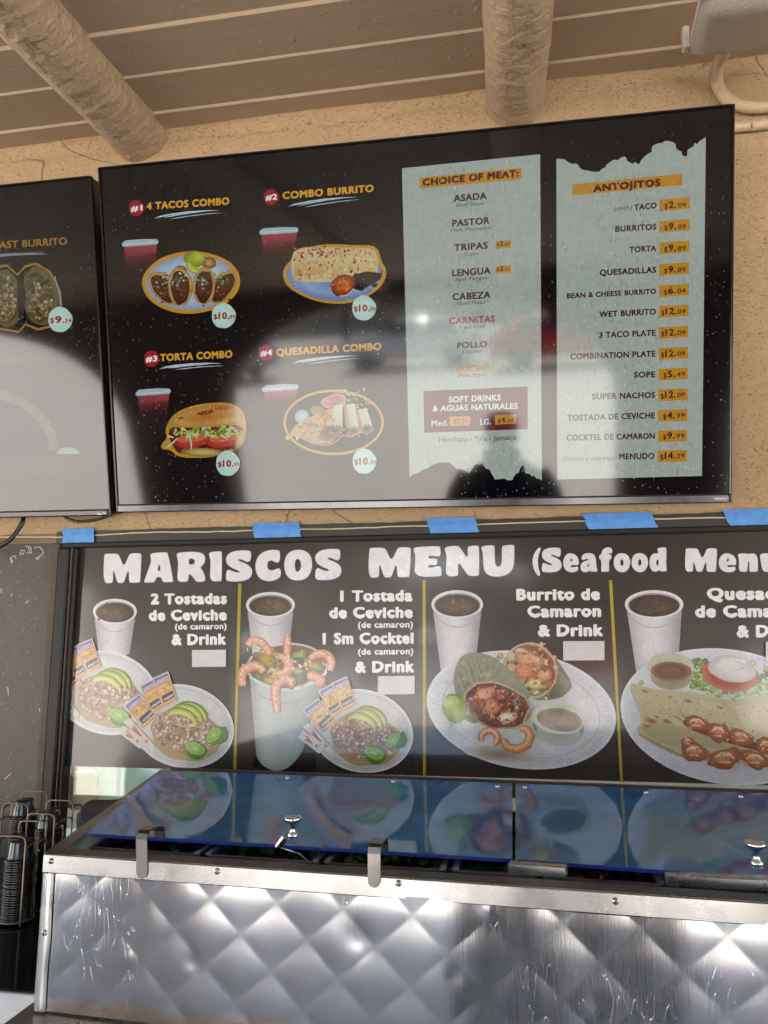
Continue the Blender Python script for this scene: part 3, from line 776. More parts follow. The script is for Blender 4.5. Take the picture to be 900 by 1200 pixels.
# tool handles lying in the gap
def handle(a, c, wd, ht, label, hollow=True, flat=None):
    A = at_z(*a); C_ = at_z(*c); d = (C_-A).normalized(); s_ = d.cross(Z3).normalized(); root = thing('serving_tool', label, 'utensil', A.lerp(C_, .5), 'serving tools lying across the food pans')
    b = MB(); L = (C_-A).length; mid = A.lerp(C_, .5); up_ = s_.cross(d)
    for sg in (-1, 1):
        b.frame_box(mid+s_*(sg*(wd-.0006)), d, s_, up_, L/2, .0006, ht, .0003); b.frame_box(mid+up_*(sg*(ht-.0006)), d, s_, up_, L/2-.0003, wd-.0014, .0006)
    b.frame_box(mid-d*.01, d, s_, up_, L/2-.012, wd-.0016, ht-.0016)
    b.build('tube_handle', M['steel'], root)
    b = MB(); b.frame_box(A-d*.05-Z3*.008, d, s_, up_, .06, wd*.5, .0012, .0005); b.frame_box(A-d*.12-Z3*.02, d, s_, up_, .03, wd*1.6, .003, .001); b.build('tool_head', M['steel_dark'], root)
    return root
handle((597, 1016, TZ+.001), (664, 1021, TZ+.004), .0085, .0062, 'square hollow steel handle pointing right beside the seam of the lids')
handle((780, 1030, TZ+.0), (905, 1036, TZ+.004), .009, .0065, 'long steel tool handle poking out under the right lid knob')
b = MB(); A = at_z(326, 992, TZ+.006); C_ = at_z(334, 981, TZ+.020); b.tube([A, C_], .0052, 16); b.tube([A, A+Vector((.028, .012, -.012)), A+Vector((.06, .04, -.05))], .002, 8)
b.build('ladle_handle', M['chrome'], label='short round steel handle end leaning on the rim left of the first lid knob', cat='utensil')
# dark folded cloth behind the counter's left end
b = MB(); v_, f_ = lumpy(at_y(128, 962, 1.60), (.07, .03, .045), 11, 5); b.add(v_, f_, smooth=True)
b.build('dark_cloth', simple('dark_cloth', (.03, .028, .026), .8, bump=.4), label='dark folded cloth bunched behind the left end of the blue lid', cat='cloth')

# ============================================================ side counter with stacks of black cups
CZ = 1.05
ce = [at_z(0, 1158, CZ), at_z(44, 1166, CZ)]
yE = (ce[0].y+ce[1].y)/2; tilt_c = (ce[1]-ce[0])
b = MB(); b.box((-1.6, (yE+1.70)/2, CZ-.015), (1.0-.03, (1.70-yE)/2, .015), .003)
side = thing('side_counter', 'black glossy shelf with a pale metal front edge holding the cup stacks', 'shelf', (-1.6, yE+.2, CZ-.1))
b.build('shelf_top', M['counter'], side)
b = MB(); b.box((-1.6, yE-.004, CZ-.035), (1.0-.03, .0035, .035), .0015); b.build('metal_edge', M['alu'], side)
b = MB(); b.box((-1.6, yE-.03, CZ-.10), (1.0-.03, .03, .022), .004); b.build('lower_rail', M['steel'], side)
# rack of wire hoops
rack = thing('cup_rack', 'rusty wire rack of tall hoops standing round the black cup stacks', 'rack', at_z(25, 1092, CZ))
def cup_mesh():
    b = MB(); r, h = .0235, .034
    b.lathe((0, 0, 0), [(r*1.16, 0), (r*1.17, .0012), (r*1.13, .0026), (r*1.0, .0026), (r*.97, .006), (r*.80, h-.003), (r*.76, h), (.0001, h-.0008)], 26)
    # shallow flutes up the side
    return b
cup0 = cup_mesh().build('portion_cup', M['gloss_cup'] if 'gloss_cup' in M else M['gloss_black'], origin=(0, 0, 0), cat='cup')
first = [True]
def stack(px, pyb, n, pitch, label, z0=CZ+.004, sc_=1.0):
    P = at_z(px, pyb, z0); rr = random.Random(int(px*7))
    for k in range(n):
        if first[0]: o = cup0; first[0] = False
        else: o = cup0.copy(); COL.objects.link(o)
        o.location = P+Vector((rr.uniform(-.0008, .0008), rr.uniform(-.0008, .0008), pitch*k)); o.scale = (sc_, sc_, sc_)
        o.rotation_euler = (rr.uniform(-.02, .02), rr.uniform(-.02, .02), rr.uniform(0, 6))
        o['label'] = label if k < n-1 else label.replace('cup in the', 'cup topmost in the'); o['group'] = label.replace('black plastic portion cup in', 'cups of'); o['category'] = 'cup'
    return P
Pf = stack(19, 1077, 27, .0042, 'black plastic portion cup in the front stack at the left edge', sc_=1.04)
Pb = stack(22, 1044, 37, .0042, 'black plastic portion cup in the rear stack peeping above the front stack')
Pr = stack(52, 1062, 36, .0042, 'black plastic portion cup in the right hand stack next to the steel counter')
Pl = stack(-22, 1060, 24, .0042, 'black plastic portion cup in the stack cut off by the left edge')
def hoop(P, w_, d, h, rz=0.0):
    b = MB(); X = Vector((math.cos(rz), math.sin(rz), 0)); Yv = Vector((-math.sin(rz), math.cos(rz), 0)); r = .010
    pts = [P-X*w_-Yv*d, P-X*w_-Yv*d+Z3*(h-r), P-X*(w_-r*.3)-Yv*d+Z3*(h-r*.3), P-X*(w_-r)-Yv*d+Z3*h, P+X*(w_-r)-Yv*d+Z3*h, P+X*(w_-r*.3)-Yv*d+Z3*(h-r*.3), P+X*w_-Yv*d+Z3*(h-r), P+X*w_-Yv*d]
    b.tube(pts, .0016, 8); b.build('wire_hoop', M['wire'], rack)
bb = MB(); 
for P in (Pf, Pb, Pr, Pl):
    hh = .170 if P is Pf else .195
    hoop(P, .030, .031, hh-.012); hoop(P, .030, -.031, hh); hoop(P, .031, .030, hh-.03, math.pi/2); hoop(P, .031, -.030, hh-.02, math.pi/2)
    b = MB(); b.tube([P+Vector((.032*math.cos(a), .032*math.sin(a), .003)) for a in [2*math.pi*k/24 for k in range(24)]], .0016, 8, closed=True); b.build('base_ring', M['wire'], rack)
b = MB(); b.tube([at_y(60, 948, 1.45), at_y(80, 945, 1.47), at_y(94, 943, 1.48), at_y(96, 946, 1.48), at_y(96, 960, 1.47)], .0022, 8); b.build('rack_arm', M['black_plastic'], rack)

# ============================================================ what stands outside, seen only as reflections
def car(loc, rz, paint, label):
    root = thing('parked_car', label, 'car', loc, 'cars parked beyond the arcade'); cs, sn = math.cos(rz), math.sin(rz)
    def Wd(x, y, z): return Vector((loc[0]+x*cs-y*sn, loc[1]+x*sn+y*cs, loc[2]+z))
    sec = [(-2.25, .45, .62, .82, .6), (-2.15, .38, .86, .86, .86), (-1.5, .30, .98, .90, .98), (-1.0, .30, 1.02, .9, 1.02), (-.35, .30, 1.0, .9, 1.42), (.7, .30, 1.0, .9, 1.46), (1.5, .30, 1.0, .9, 1.25), (2.0, .32, .98, .88, 1.0), (2.2, .42, .8, .84, .8)]
    b = MB(); vs = []; K = 12
    for (x, z0, zs, hw, zt_) in sec:
        ring = [(-hw*.9, z0), (-hw, z0+.15), (-hw, zs-.12), (-hw*.96, zs), (-hw*.78, (zs+zt_)/2+.02), (-hw*.62, zt_), (hw*.62, zt_), (hw*.78, (zs+zt_)/2+.02), (hw*.96, zs), (hw, zs-.12), (hw, z0+.15), (hw*.9, z0)]
        vs += [Wd(x, y, z) for y, z in ring]
    fs = [(i*K+k, i*K+(k+1) % K, (i+1)*K+(k+1) % K, (i+1)*K+k) for i in range(len(sec)-1) for k in range(K)]
    fs += [tuple(range(K)), tuple(reversed(range((len(sec)-1)*K, len(sec)*K)))]
    b.add(vs, fs, smooth=True); b.build('body', paint, root)
    b = MB()
    for s in (-1, 1): b.add([Wd(-.85, s*.885, 1.05), Wd(1.55, s*.885, 1.05), Wd(1.2, s*.70, 1.36), Wd(-.30, s*.70, 1.38)], [(0, 1, 2, 3)])
    b.add([Wd(-.98, -.72, 1.06), Wd(-.98, .72, 1.06), Wd(-.38, .56, 1.42), Wd(-.38, -.56, 1.42)], [(0, 1, 2, 3)])
    b.build('window', M['gloss_black'], root)
    for x in (-1.4, 1.35):
        for s in (-1, 1):
            b = MB(); ax = (Wd(0, 1, 0)-Wd(0, 0, 0)); b.lathe(Wd(x, s*.80, .32)-ax*.1, [(.0, 0), (.2, 0), (.3, .0), (.32, .03), (.32, .17), (.3, .2), (.2, .2), (.18, .17), (.0, .17)], 22, ax); b.build('wheel', M['black_plastic'], root)
    return root
red_p = simple('red_paint', (.45, .02, .02), .15); white_p = simple('white_paint', (.75, .75, .73), .12); tan_p = simple('silver_paint', (.4, .4, .4), .15, .6)
car((-2.6, -19, 0), .1, white_p, 'white car parked beyond the middle arch, seen only in the screen')
car((1.9, -17, 0), math.pi+.05, red_p, 'red car parked beyond the middle arch, seen only in the screen')
car((-9.0, -18, 0), .1, tan_p, 'silver car parked beyond the left arch, seen only in the screen')
b = MB(); rr = random.Random(5)
b.box((4, -42, 2.2), (30, 3, 2.2), .05); b.box((4, -42, 4.5), (30.3, 3.3, .15), .04)
bl = b.build('far_building', simple('far_stucco', (.52, .42, .31), .9), label='low tan building across the parking area, seen only in the screen', cat='building')
for k in range(14):
    b = MB(); b.box((-22+4*k, -38.98, 2.0), (.8, .03, .7), .01); b.build('window', M['gloss_black'], bl)
TL = ['small leafy tree straight beyond the red car', 'tall leafy tree beyond the car row on the right', 'tall leafy tree beyond the white car', 'leafy tree far out beyond the silver car', 'small leafy tree in front of the middle of the tan building']
def tree(x, y, h, seed):
    rr = random.Random(seed); root = thing('shade_tree', TL[seed-1], 'tree', (x, y, 0), 'trees beyond the parking area')
    b = MB(); b.tube([(x, y, 0), (x+.1, y, h*.3), (x-.1, y+.1, h*.6)], [.2, .15, .08], 8); b.build('trunk', M['frame_brown'], root)
    b = MB()
    for k in range(1400):
        d = Vector((rr.gauss(0, 1), rr.gauss(0, 1), rr.gauss(0, .8))).normalized()*rr.random()**.4; cl = 1+.35*noise.noise(d*2.2+Vector((seed, 0, 0)))
        c = Vector((x, y, h*.65))+Vector((d.x*h*.42, d.y*h*.42, d.z*h*.33))*cl; a = Vector((rr.uniform(-1, 1), rr.uniform(-1, 1), rr.uniform(-1, 1))).normalized(); e = a.orthogonal()*.16; f = a.cross(e).normalized()*.1
        b.add([c-e, c-f, c+e, c+f], [(0, 1, 2, 3)])
    b.build('crown', M['leaf'], root)
M['leaf'] = simple('leaf', (.06, .10, .03), .6, var=.4, sc_=2)
for x, y, h, s in ((3, -28, 5, 1), (8, -27, 6, 2), (-7, -30, 6, 3), (-14, -27, 5, 4), (-1, -31, 4.5, 5)): tree(x, y, h, s)

# --- the photographer, standing behind the lens (shows as the dark shape in the screens)
person = thing('person', 'person in a black hooded top and cap holding up a phone, reflected in the screens', 'person', (0, -.42, 0))
def limb(name, pts, rad, mat, n=16):
    # smooth tapered tube through the joints (Catmull-Rom), closed at both ends
    P = [Vector(p) for p in pts]; out = []; rr = []
    for i in range(len(P)-1):
        a = P[max(0, i-1)]; b_ = P[i]; c = P[i+1]; d = P[min(len(P)-1, i+2)]
        for k in range(6):
            t = k/6; out.append(.5*((2*b_)+(c-a)*t+(2*a-5*b_+4*c-d)*t*t+(3*b_-a-3*c+d)*t**3)); rr.append(rad[i]*(1-t)+rad[i+1]*t)
    out.append(P[-1]); rr.append(rad[-1])
    return out, rr
cloth = simple('black_hoodie', (.015, .015, .017), .85, bump=.4, bsc=60); skinm = simple('skin_tone', (.42, .26, .18), .5); denim = simple('dark_denim', (.03, .04, .07), .8)
def torso(b):
    prof = [(.90, .165, .115), (1.0, .17, .12), (1.12, .165, .115), (1.25, .185, .125), (1.36, .205, .12), (1.42, .19, .10), (1.455, .12, .08), (1.49, .07, .07)]
    n = 28; vs = []
    for z, rx, ry in prof:
        for k in range(n): a = 2*math.pi*k/n; vs.append((rx*math.cos(a), -.42+ry*math.sin(a), z))
    fs = [(i*n+k, i*n+(k+1) % n, (i+1)*n+(k+1) % n, (i+1)*n+k) for i in range(len(prof)-1) for k in range(n)]
    b.add(vs, fs, smooth=True); b.add([vs[k] for k in range(n)], [tuple(reversed(range(n)))])
b = MB(); torso(b)
for s in (-1, 1):
    o, r = limb('arm', [(s*.17, -.42, 1.40), (s*.235, -.38, 1.30), (s*.25, -.24, 1.24), (s*.17, -.13, 1.40), (s*.10, -.075, 1.525)], [.065, .062, .050, .040, .030], cloth); b.tube(o, r, 16)
b.build('hooded_top', cloth, person)
b = MB()
for s in (-1, 1):
    o, r = limb('leg', [(s*.09, -.42, .93), (s*.10, -.41, .70), (s*.10, -.40, .48), (s*.105, -.42, .28), (s*.11, -.43, .08)], [.10, .088, .062, .058, .045], denim); b.tube(o, r, 16)
b.build('trousers', denim, person)
b = MB()
for s in (-1, 1):
    v_, f_ = lumpy((s*.115, -.37, .045), (.045, .13, .04), s, 1); b.add(v_, f_, smooth=True)
b.build('shoe', M['black_plastic'], person)
# head with face, and cap
b = MB(); n, m_ = 32, 24; vs = []
for i in range(m_+1):
    ph = math.pi*i/m_
    for k in range(n):
        th = 2*math.pi*k/n; dx, dy, dz = math.sin(ph)*math.cos(th), math.sin(ph)*math.sin(th), math.cos(ph)
        x, y, z = dx*.076, dy*.098, dz*.118
        if z < 0: x *= 1-.28*(-z/.118)**1.5; y *= 1-.12*(-z/.118)
        if dy > .5: 
            y += .022*math.exp(-((x/.012)**2+((z+.018)/.022)**2)); y -= .008*math.exp(-(((abs(x)-.032)/.014)**2+((z-.008)/.012)**2)); y += .006*math.exp(-((x/.022)**2+((z+.055)/.009)**2))
        vs.append((x, -.40+y, 1.60+z))
b.add(vs, [(i*n+k, i*n+(k+1) % n, (i+1)*n+(k+1) % n, (i+1)*n+k) for i in range(m_) for k in range(n)], smooth=True)
b.tube([(0, -.42, 1.44), (0, -.415, 1.54)], .052, 16)
for s in (-1, 1): v_, f_ = lumpy((s*.077, -.405, 1.60), (.008, .018, .032), 2, 1); b.add(v_, f_, smooth=True)
for s in (-1, 1):
    # palm, four unequal curled fingers and a thumb round the phone's edge
    v_, f_ = lumpy((s*.072, -.052, 1.575), (.012, .022, .042), 4, 1); b.add(v_, f_, smooth=True)
    b.tube([(s*.10, -.075, 1.525), (s*.085, -.062, 1.55)], [.028, .024], 12)
    for k, L in enumerate((.030, .036, .034, .026)):
        z = 1.608-.019*k; b.tube([(s*.076, -.045, z), (s*.080, -.022, z+.002), (s*(.078-L*.3), -.004, z+.003), (s*(.078-L), .001-.004, z+.002)], [.0088, .0085, .0078, .0062], 8)
    b.tube([(s*.070, -.06, 1.565), (s*.055, -.045, 1.59), (s*.040, -.028, 1.605)], [.011, .0098, .008], 8)
b.build('body', skinm, person)
b = MB(); vs = []; n = 28
prof = [(.085, .108, .035), (.085, .108, .06), (.078, .098, .095), (.055, .07, .122), (.001, .001, .13)]
for rx, ry, z in prof:
    for k in range(n): a = 2*math.pi*k/n; vs.append((rx*math.cos(a), -.40+ry*math.sin(a), 1.60+z))
b.add(vs, [(i*n+k, i*n+(k+1) % n, (i+1)*n+(k+1) % n, (i+1)*n+k) for i in range(4) for k in range(n)], smooth=True)
b.extrude([(.075*math.cos(a), -.34+.13*math.sin(a), 1.634-.02*math.sin(a)) for a in [math.pi*k/16 for k in range(17)]], (0, 0, .006)); b.build('cap', M['black_plastic'], person)
b = MB(); b.box((0.0, -.018, 1.595), (.078, .004, .037), .003); b.build('phone', M['gloss_black'], label='dark phone held up level in both hands of the photographer', cat='phone')
# ============================================================ flat print: lettering and pictures on the screens and on the film
class Print:
    def __init__(s, fmap, base=0.0, seed=1, step=.000008):
        s.map = fmap; s.L = base; s.step = step; s.b = MB(); s.r = random.Random(seed)
    def up(s): s.L += s.step
    def poly(s, pts, col, flat=True):
        s.up(); c = lin(col); s.b.add([s.map(x, y, s.L) for x, y in pts], [tuple(range(len(pts)))], c)
    def stroke(s, pts, wd, col):
        s.up(); c = lin(col); n = len(pts); vs = []
        for i, (x, y) in enumerate(pts):
            a = pts[max(0, i-1)]; b = pts[min(n-1, i+1)]; dx, dy = b[0]-a[0], b[1]-a[1]; l = math.hypot(dx, dy) or 1
            w_ = wd[i] if isinstance(wd, (list, tuple)) else wd
            vs += [s.map(x-dy/l*w_/2, y+dx/l*w_/2, s.L), s.map(x+dy/l*w_/2, y-dx/l*w_/2, s.L)]
        s.b.add(vs, [(2*i, 2*i+1, 2*i+3, 2*i+2) for i in range(n-1)], c)
    def blob(s, cx, cy, rx, ry, rot, cols, irr=0.0, n=None, hi=(0, 0), up=True, a0=0, a1=360):
        # soft-shaded shape: colours from the centre outwards
        if up: s.up()
        n = n or max(8, min(48, int(6+max(rx, ry)*1.1))); cs, sn = math.cos(math.radians(rot)), math.sin(math.radians(rot))
        ph = s.r.uniform(0, 9); K = len(cols); cc = [lin(c) for c in cols]; vs = [s.map(cx+hi[0]*rx, cy+hi[1]*ry, s.L)]; vc = [cc[0]]
        full = a1-a0 >= 360; m_ = n if full else n+1
        for j in range(1, K):
            f = j/(K-1)
            for k in range(m_):
                a = math.radians(a0+(a1-a0)*k/n); q = 1+irr*(math.sin(a*3+ph)*.5+math.sin(a*5+ph*2)*.35+math.sin(a*8+ph*3)*.3)
                x, y = rx*q*math.cos(a)*f+hi[0]*rx*(1-f), ry*q*math.sin(a)*f+hi[1]*ry*(1-f)
                vs.append(s.map(cx+x*cs-y*sn, cy+x*sn+y*cs, s.L)); vc.append(cc[j])
        fs = []
        for k in range(n):
            l = (k+1) % m_; fs.append((0, 1+k, 1+l))
            for j in range(1, K-1): o = 1+(j-1)*m_; fs.append((o+k, o+m_+k, o+m_+l, o+l))
        s.b.add(vs, fs, vc)
    def ring(s, cx, cy, rx, ry, rot, wd, col, n=56):
        s.up(); c = lin(col); cs, sn = math.cos(math.radians(rot)), math.sin(math.radians(rot)); vs = []
        for k in range(n):
            a = 2*math.pi*k/n
            for q in (0, 1): x, y = (rx+q*wd)*math.cos(a), (ry+q*wd)*math.sin(a); vs.append(s.map(cx+x*cs-y*sn, cy+x*sn+y*cs, s.L))
        s.b.add(vs, [(2*k, 2*k+1, (2*k+3) % (2*n), (2*k+2) % (2*n)) for k in range(n)], c)
    def gquad(s, p, c):
        # four corners with their own colours
        s.up(); n = 6; vs = []; vc = []; cc = [lin(q) for q in c]
        for i in range(n+1):
            for j in range(n+1):
                u, v = i/n, j/n; w_ = ((1-u)*(1-v), u*(1-v), u*v, (1-u)*v)
                vs.append(s.map(sum(w_[k]*p[k][0] for k in range(4)), sum(w_[k]*p[k][1] for k in range(4)), s.L)); vc.append(tuple(sum(w_[k]*cc[k][q] for k in range(4)) for q in range(3)))
        s.b.add(vs, [(i*(n+1)+j, i*(n+1)+j+1, (i+1)*(n+1)+j+1, (i+1)*(n+1)+j) for i in range(n) for j in range(n)], vc)
    def crumbs(s, n, inside, size, cols, irr=.25, shade=True, el=1.0):
        for k in range(n):
            x, y = inside(s.r); c = s.r.choice(cols); sz = s.r.uniform(*size)
            if shade: d = dim(c, .62); s.blob(x, y, sz, sz*s.r.uniform(.6, 1)*el, s.r.uniform(0, 180), [bright(c, 1.12), c, d], irr, n=9, hi=(-.25, -.3), up=(k % 3 == 0))
            else: s.blob(x, y, sz, sz*s.r.uniform(.3, .8), s.r.uniform(0, 180), [c, c], irr, n=6, up=(k % 3 == 0))
            s.L += s.step*.15
    def mesh2d(s, V, Fc, p0, p1, h, col, shear=0.0, ext=None):
        # V in units: baseline 0, cap height 1; x range ext mapped on p0..p1
        s.up(); x0, x1 = ext or (min(v[0] for v in V), max(v[0] for v in V)); W = x1-x0
        ax, ay = (p1[0]-p0[0])/W, (p1[1]-p0[1])/W; c = lin(col)
        s.b.add([s.map(p0[0]+(v[0]-x0)*ax+shear*v[1]*h, p0[1]+(v[0]-x0)*ay-v[1]*h, s.L+(v[2]*2.5e-6 if len(v) > 2 else 0)) for v in V], Fc, c); s.up(); s.up()
    def text(s, body, p0, p1, h, col, bold=.0, shear=0.0, xh=1.0):
        V, Fc = glyphs(body, bold)
        if xh != 1.0: V = [(v[0], v[1]**xh if 0 < v[1] < 1 else v[1])+tuple(v[2:]) for v in V]
        s.mesh2d(V, Fc, p0, p1, h, col, shear)
    def build(s, name, mat, parent, label=None):
        if len(s.b.v): return s.b.build(name, mat, parent, label=label)
def dim(c, k): v = [int(c[i:i+2], 16) for i in (0, 2, 4)]; return '%02x%02x%02x' % tuple(max(0, min(255, int(q*k))) for q in v)
bright = dim
_gc = {}
def glyphs(body, bold):
    key = (body, bold)
    if key in _gc: return _gc[key]
    cu = bpy.data.curves.new('t', 'FONT'); cu.body = body; cu.size = 1/.70; cu.resolution_u = 3
    cu.space_character = 1+bold*2.2
    o = bpy.data.objects.new('t', cu); me = o.to_mesh()
    V = [(v.co.x, v.co.y) for v in me.vertices]; Fc = [tuple(p.vertices) for p in me.polygons]
    o.to_mesh_clear(); bpy.data.objects.remove(o); bpy.data.curves.remove(cu)
    V2, F2 = [], []
    offs = [(0, 0)] if bold < .01 else [(math.cos(math.pi/4*k+.39)*bold*1.5, math.sin(math.pi/4*k+.39)*bold*1.1) for k in range(8)]
    for k, (dx, dy) in enumerate(offs):        # heavier weight: the outline struck several times round its centre
        b = len(V2); V2 += [(x+dx, y*(1-bold*2.2)+bold*1.1+dy, k) for x, y in V]; F2 += [tuple(i+b for i in f) for f in Fc]
    _gc[key] = (V2, F2); return V2, F2
def chaikin(P, it=2):
    for _ in range(it):
        Q = []
        for i in range(len(P)):
            a, b = P[i], P[(i+1) % len(P)]; Q += [(a[0]*.75+b[0]*.25, a[1]*.75+b[1]*.25), (a[0]*.25+b[0]*.75, a[1]*.25+b[1]*.75)]
        P = Q
    return P
def fill(contours, off=0.0):
    cu = bpy.data.curves.new('g', 'CURVE'); cu.dimensions = '2D'; cu.fill_mode = 'BOTH'; cu.offset = 0
    for c in contours:
        sp_ = cu.splines.new('POLY'); sp_.points.add(len(c)-1); sp_.use_cyclic_u = True
        for i, (x, y) in enumerate(c): sp_.points[i].co = (x, y, 0, 1)
    o = bpy.data.objects.new('g', cu); me = o.to_mesh(); V = [(v.co.x, v.co.y) for v in me.vertices]; Fc = [tuple(p.vertices) for p in me.polygons]
    o.to_mesh_clear(); bpy.data.objects.remove(o); bpy.data.curves.remove(cu); return V, Fc
FAT = {
 'M': (1.4, [[(0, 0), (.03, .97), (.1, 1), (.52, 1), (.6, .9), (.76, .52), (.95, .95), (1.02, 1), (1.38, 1), (1.4, .9), (1.36, .03), (1.3, 0), (1.0, 0), (.95, .05), (.93, .52), (.76, .02), (.70, 0), (.56, 0), (.5, .06), (.36, .54), (.36, .05), (.3, 0)]]),
 'A': (1.08, [[(-.02, 0), (.0, .06), (.22, .62), (.26, .78), (.2, .93), (.3, 1), (.80, 1.02), (.87, .97), (1.06, .06), (1.04, 0), (.70, 0), (.66, .04), (.62, .18), (.44, .18), (.38, .03), (.34, 0)], [(.46, .38), (.60, .38), (.56, .68)]]),
 'R': (1.08, [[(0, 0), (.05, .5), (.05, .75), (-.02, .92), (.06, 1), (.68, 1.02), (.98, .95), (1.06, .76), (.98, .56), (.84, .5), (1.0, .3), (1.06, .06), (1.0, 0), (.74, -.02), (.68, .06), (.44, .32), (.42, .04), (.36, 0)], [(.44, .58), (.60, .58), (.69, .68), (.60, .79), (.44, .79)]]),
 'I': (.5, [[(.02, 0), (.05, .5), (.05, .75), (-.02, .93), (.06, 1), (.44, 1.02), (.47, .98), (.46, .04), (.43, 0)]]),
 'S': (.98, [[(.0, .04), (.02, .33), (.1, .4), (.3, .3), (.5, .27), (.52, .33), (.2, .45), (.02, .6), (.0, .8), (.15, .97), (.5, 1.04), (.88, 1.02), (.93, .95), (.92, .7), (.82, .62), (.6, .72), (.46, .74), (.46, .68), (.75, .58), (.96, .42), (.97, .2), (.82, .03), (.45, -.03), (.1, -.01)]]),
 'C': (.95, [[(.55, 1.04), (.85, 1.02), (.90, .95), (.9, .66), (.78, .57), (.62, .68), (.47, .66), (.42, .5), (.47, .36), (.62, .32), (.85, .42), (.94, .34), (.92, .1), (.7, -.01), (.45, -.04), (.15, .06), (.0, .32), (.0, .65), (.18, .93)]]),
 'O': (1.02, [[(.5, 1.04), (.85, .96), (1.02, .7), (1.02, .35), (.85, .05), (.5, -.04), (.15, .05), (0, .32), (0, .68), (.16, .95)], [(.48, .74), (.60, .64), (.62, .42), (.54, .27), (.44, .27), (.38, .42), (.39, .64)]]),
 'E': (.95, [[(.03, 0), (.06, .5), (.06, .75), (-.01, .93), (.06, 1), (.83, 1.02), (.88, .97), (.89, .72), (.84, .66), (.5, .72), (.48, .6), (.74, .6), (.78, .56), (.78, .42), (.73, .38), (.48, .4), (.48, .28), (.84, .36), (.91, .30), (.93, .04), (.88, 0)]]),
 'N': (1.12, [[(.02, 0), (.05, .5), (.05, .75), (-.02, .93), (.06, 1), (.42, 1.02), (.5, .96), (.76, .54), (.74, .95), (.8, 1), (1.08, 1.02), (1.12, .97), (1.12, .04), (1.08, 0), (.8, 0), (.72, .06), (.42, .54), (.44, .04), (.38, 0)]]),
 'U': (1.08, [[(-.02, .93), (.05, 1), (.38, 1.02), (.43, .97), (.43, .42), (.5, .29), (.60, .29), (.67, .42), (.66, .95), (.72, 1), (1.03, 1.02), (1.08, .97), (1.06, .3), (.95, .1), (.72, -.03), (.38, -.04), (.16, .05), (.06, .25), (.05, .75)]]),
 'e': (.8, [[(.4, .80), (.68, .7), (.79, .45), (.76, .3), (.70, .28), (.36, .29), (.4, .2), (.55, .19), (.70, .23), (.76, .17), (.72, .03), (.45, -.04), (.15, .04), (0, .3), (.04, .58), (.2, .76)], [(.35, .44), (.48, .44), (.46, .56), (.38, .57)]]),
 'a': (.86, [[(.08, .70), (.3, .80), (.6, .78), (.76, .62), (.78, .2), (.85, .04), (.8, 0), (.52, 0), (.47, .04), (.25, -.04), (.05, .04), (0, .22), (.08, .40), (.38, .48), (.38, .54), (.3, .56), (.14, .48), (.06, .53)], [(.33, .20), (.43, .22), (.42, .33), (.34, .31)]]),
 'f': (.66, [[(.1, 0), (.13, .5), (.02, .52), (.0, .7), (.12, .74), (.18, .95), (.42, 1.05), (.62, 1.0), (.66, .84), (.60, .76), (.48, .80), (.47, .73), (.60, .72), (.62, .55), (.48, .50), (.5, .04), (.45, 0), (.14, 0)]]),
 'o': (.82, [[(.41, .80), (.68, .72), (.82, .5), (.80, .22), (.62, .0), (.40, -.04), (.14, .04), (0, .28), (.02, .56), (.16, .74)], [(.40, .55), (.49, .46), (.49, .30), (.42, .22), (.34, .28), (.32, .45)]]),
 'd': (.86, [[(.42, 1.0), (.78, 1.03), (.84, .98), (.82, .3), (.86, .04), (.8, 0), (.54, 0), (.48, .05), (.28, -.04), (.08, .06), (0, .32), (.04, .62), (.22, .78), (.42, .76), (.45, .84), (.38, .93)], [(.36, .23), (.46, .26), (.46, .48), (.38, .52), (.33, .38)]]),
 'n': (.9, [[(.02, 0), (.05, .5), (-.02, .70), (.05, .77), (.36, .79), (.44, .73), (.62, .80), (.80, .72), (.86, .5), (.86, .04), (.82, 0), (.52, 0), (.48, .05), (.50, .42), (.43, .48), (.40, .05), (.36, 0)]]),
 'u': (.9, [[(-.02, .70), (.05, .77), (.36, .79), (.40, .74), (.38, .36), (.45, .30), (.49, .74), (.54, .78), (.82, .79), (.86, .74), (.84, .3), (.9, .04), (.84, 0), (.54, 0), (.49, .06), (.28, -.03), (.10, .06), (.05, .3)]]),
 '(': (.42, [[(.36, 1.06), (.14, .85), (0, .5), (.08, .1), (.28, -.18), (.38, -.16), (.40, -.08), (.30, .2), (.27, .5), (.34, .8), (.44, 1.0)]]),
}
FAT[')'] = (.42, [[(.42-x, y) for x, y in FAT['('][1][0]]])
def fat_layout(word, gap=.12):
    x = 0; out = []
    for ch in word:
        if ch == ' ': x += .45; continue
        w_, cs = FAT[ch]; V, Fc = fill([chaikin(c, 2) for c in cs]); out.append(([(vx+x, vy) for vx, vy in V], Fc)); x += w_+gap
    return out, x-gap
def fat_text(P, word, p0, p1, h, gap=.12):
    out, W = fat_layout(word, gap)
    for V, Fc in out: P.mesh2d(V, Fc, (p0[0]+.9, p0[1]+1.5), (p1[0]+.9, p1[1]+1.5), h*1.02, '3c3f72', ext=(0, W))
    P.up()
    for V, Fc in out: P.mesh2d(V, Fc, p0, p1, h, 'eaeaf2', ext=(0, W))
GOLD = 'b88420'; PALE = '929c94'
scrm = M['screen']
def item(fmap, fn, name, parent, base=0.0, seed=1, mat=None, label=None, step=.000008):
    P = Print(fmap, base, seed, step); fn(P); return P.build(name, mat or scrm, parent, label)
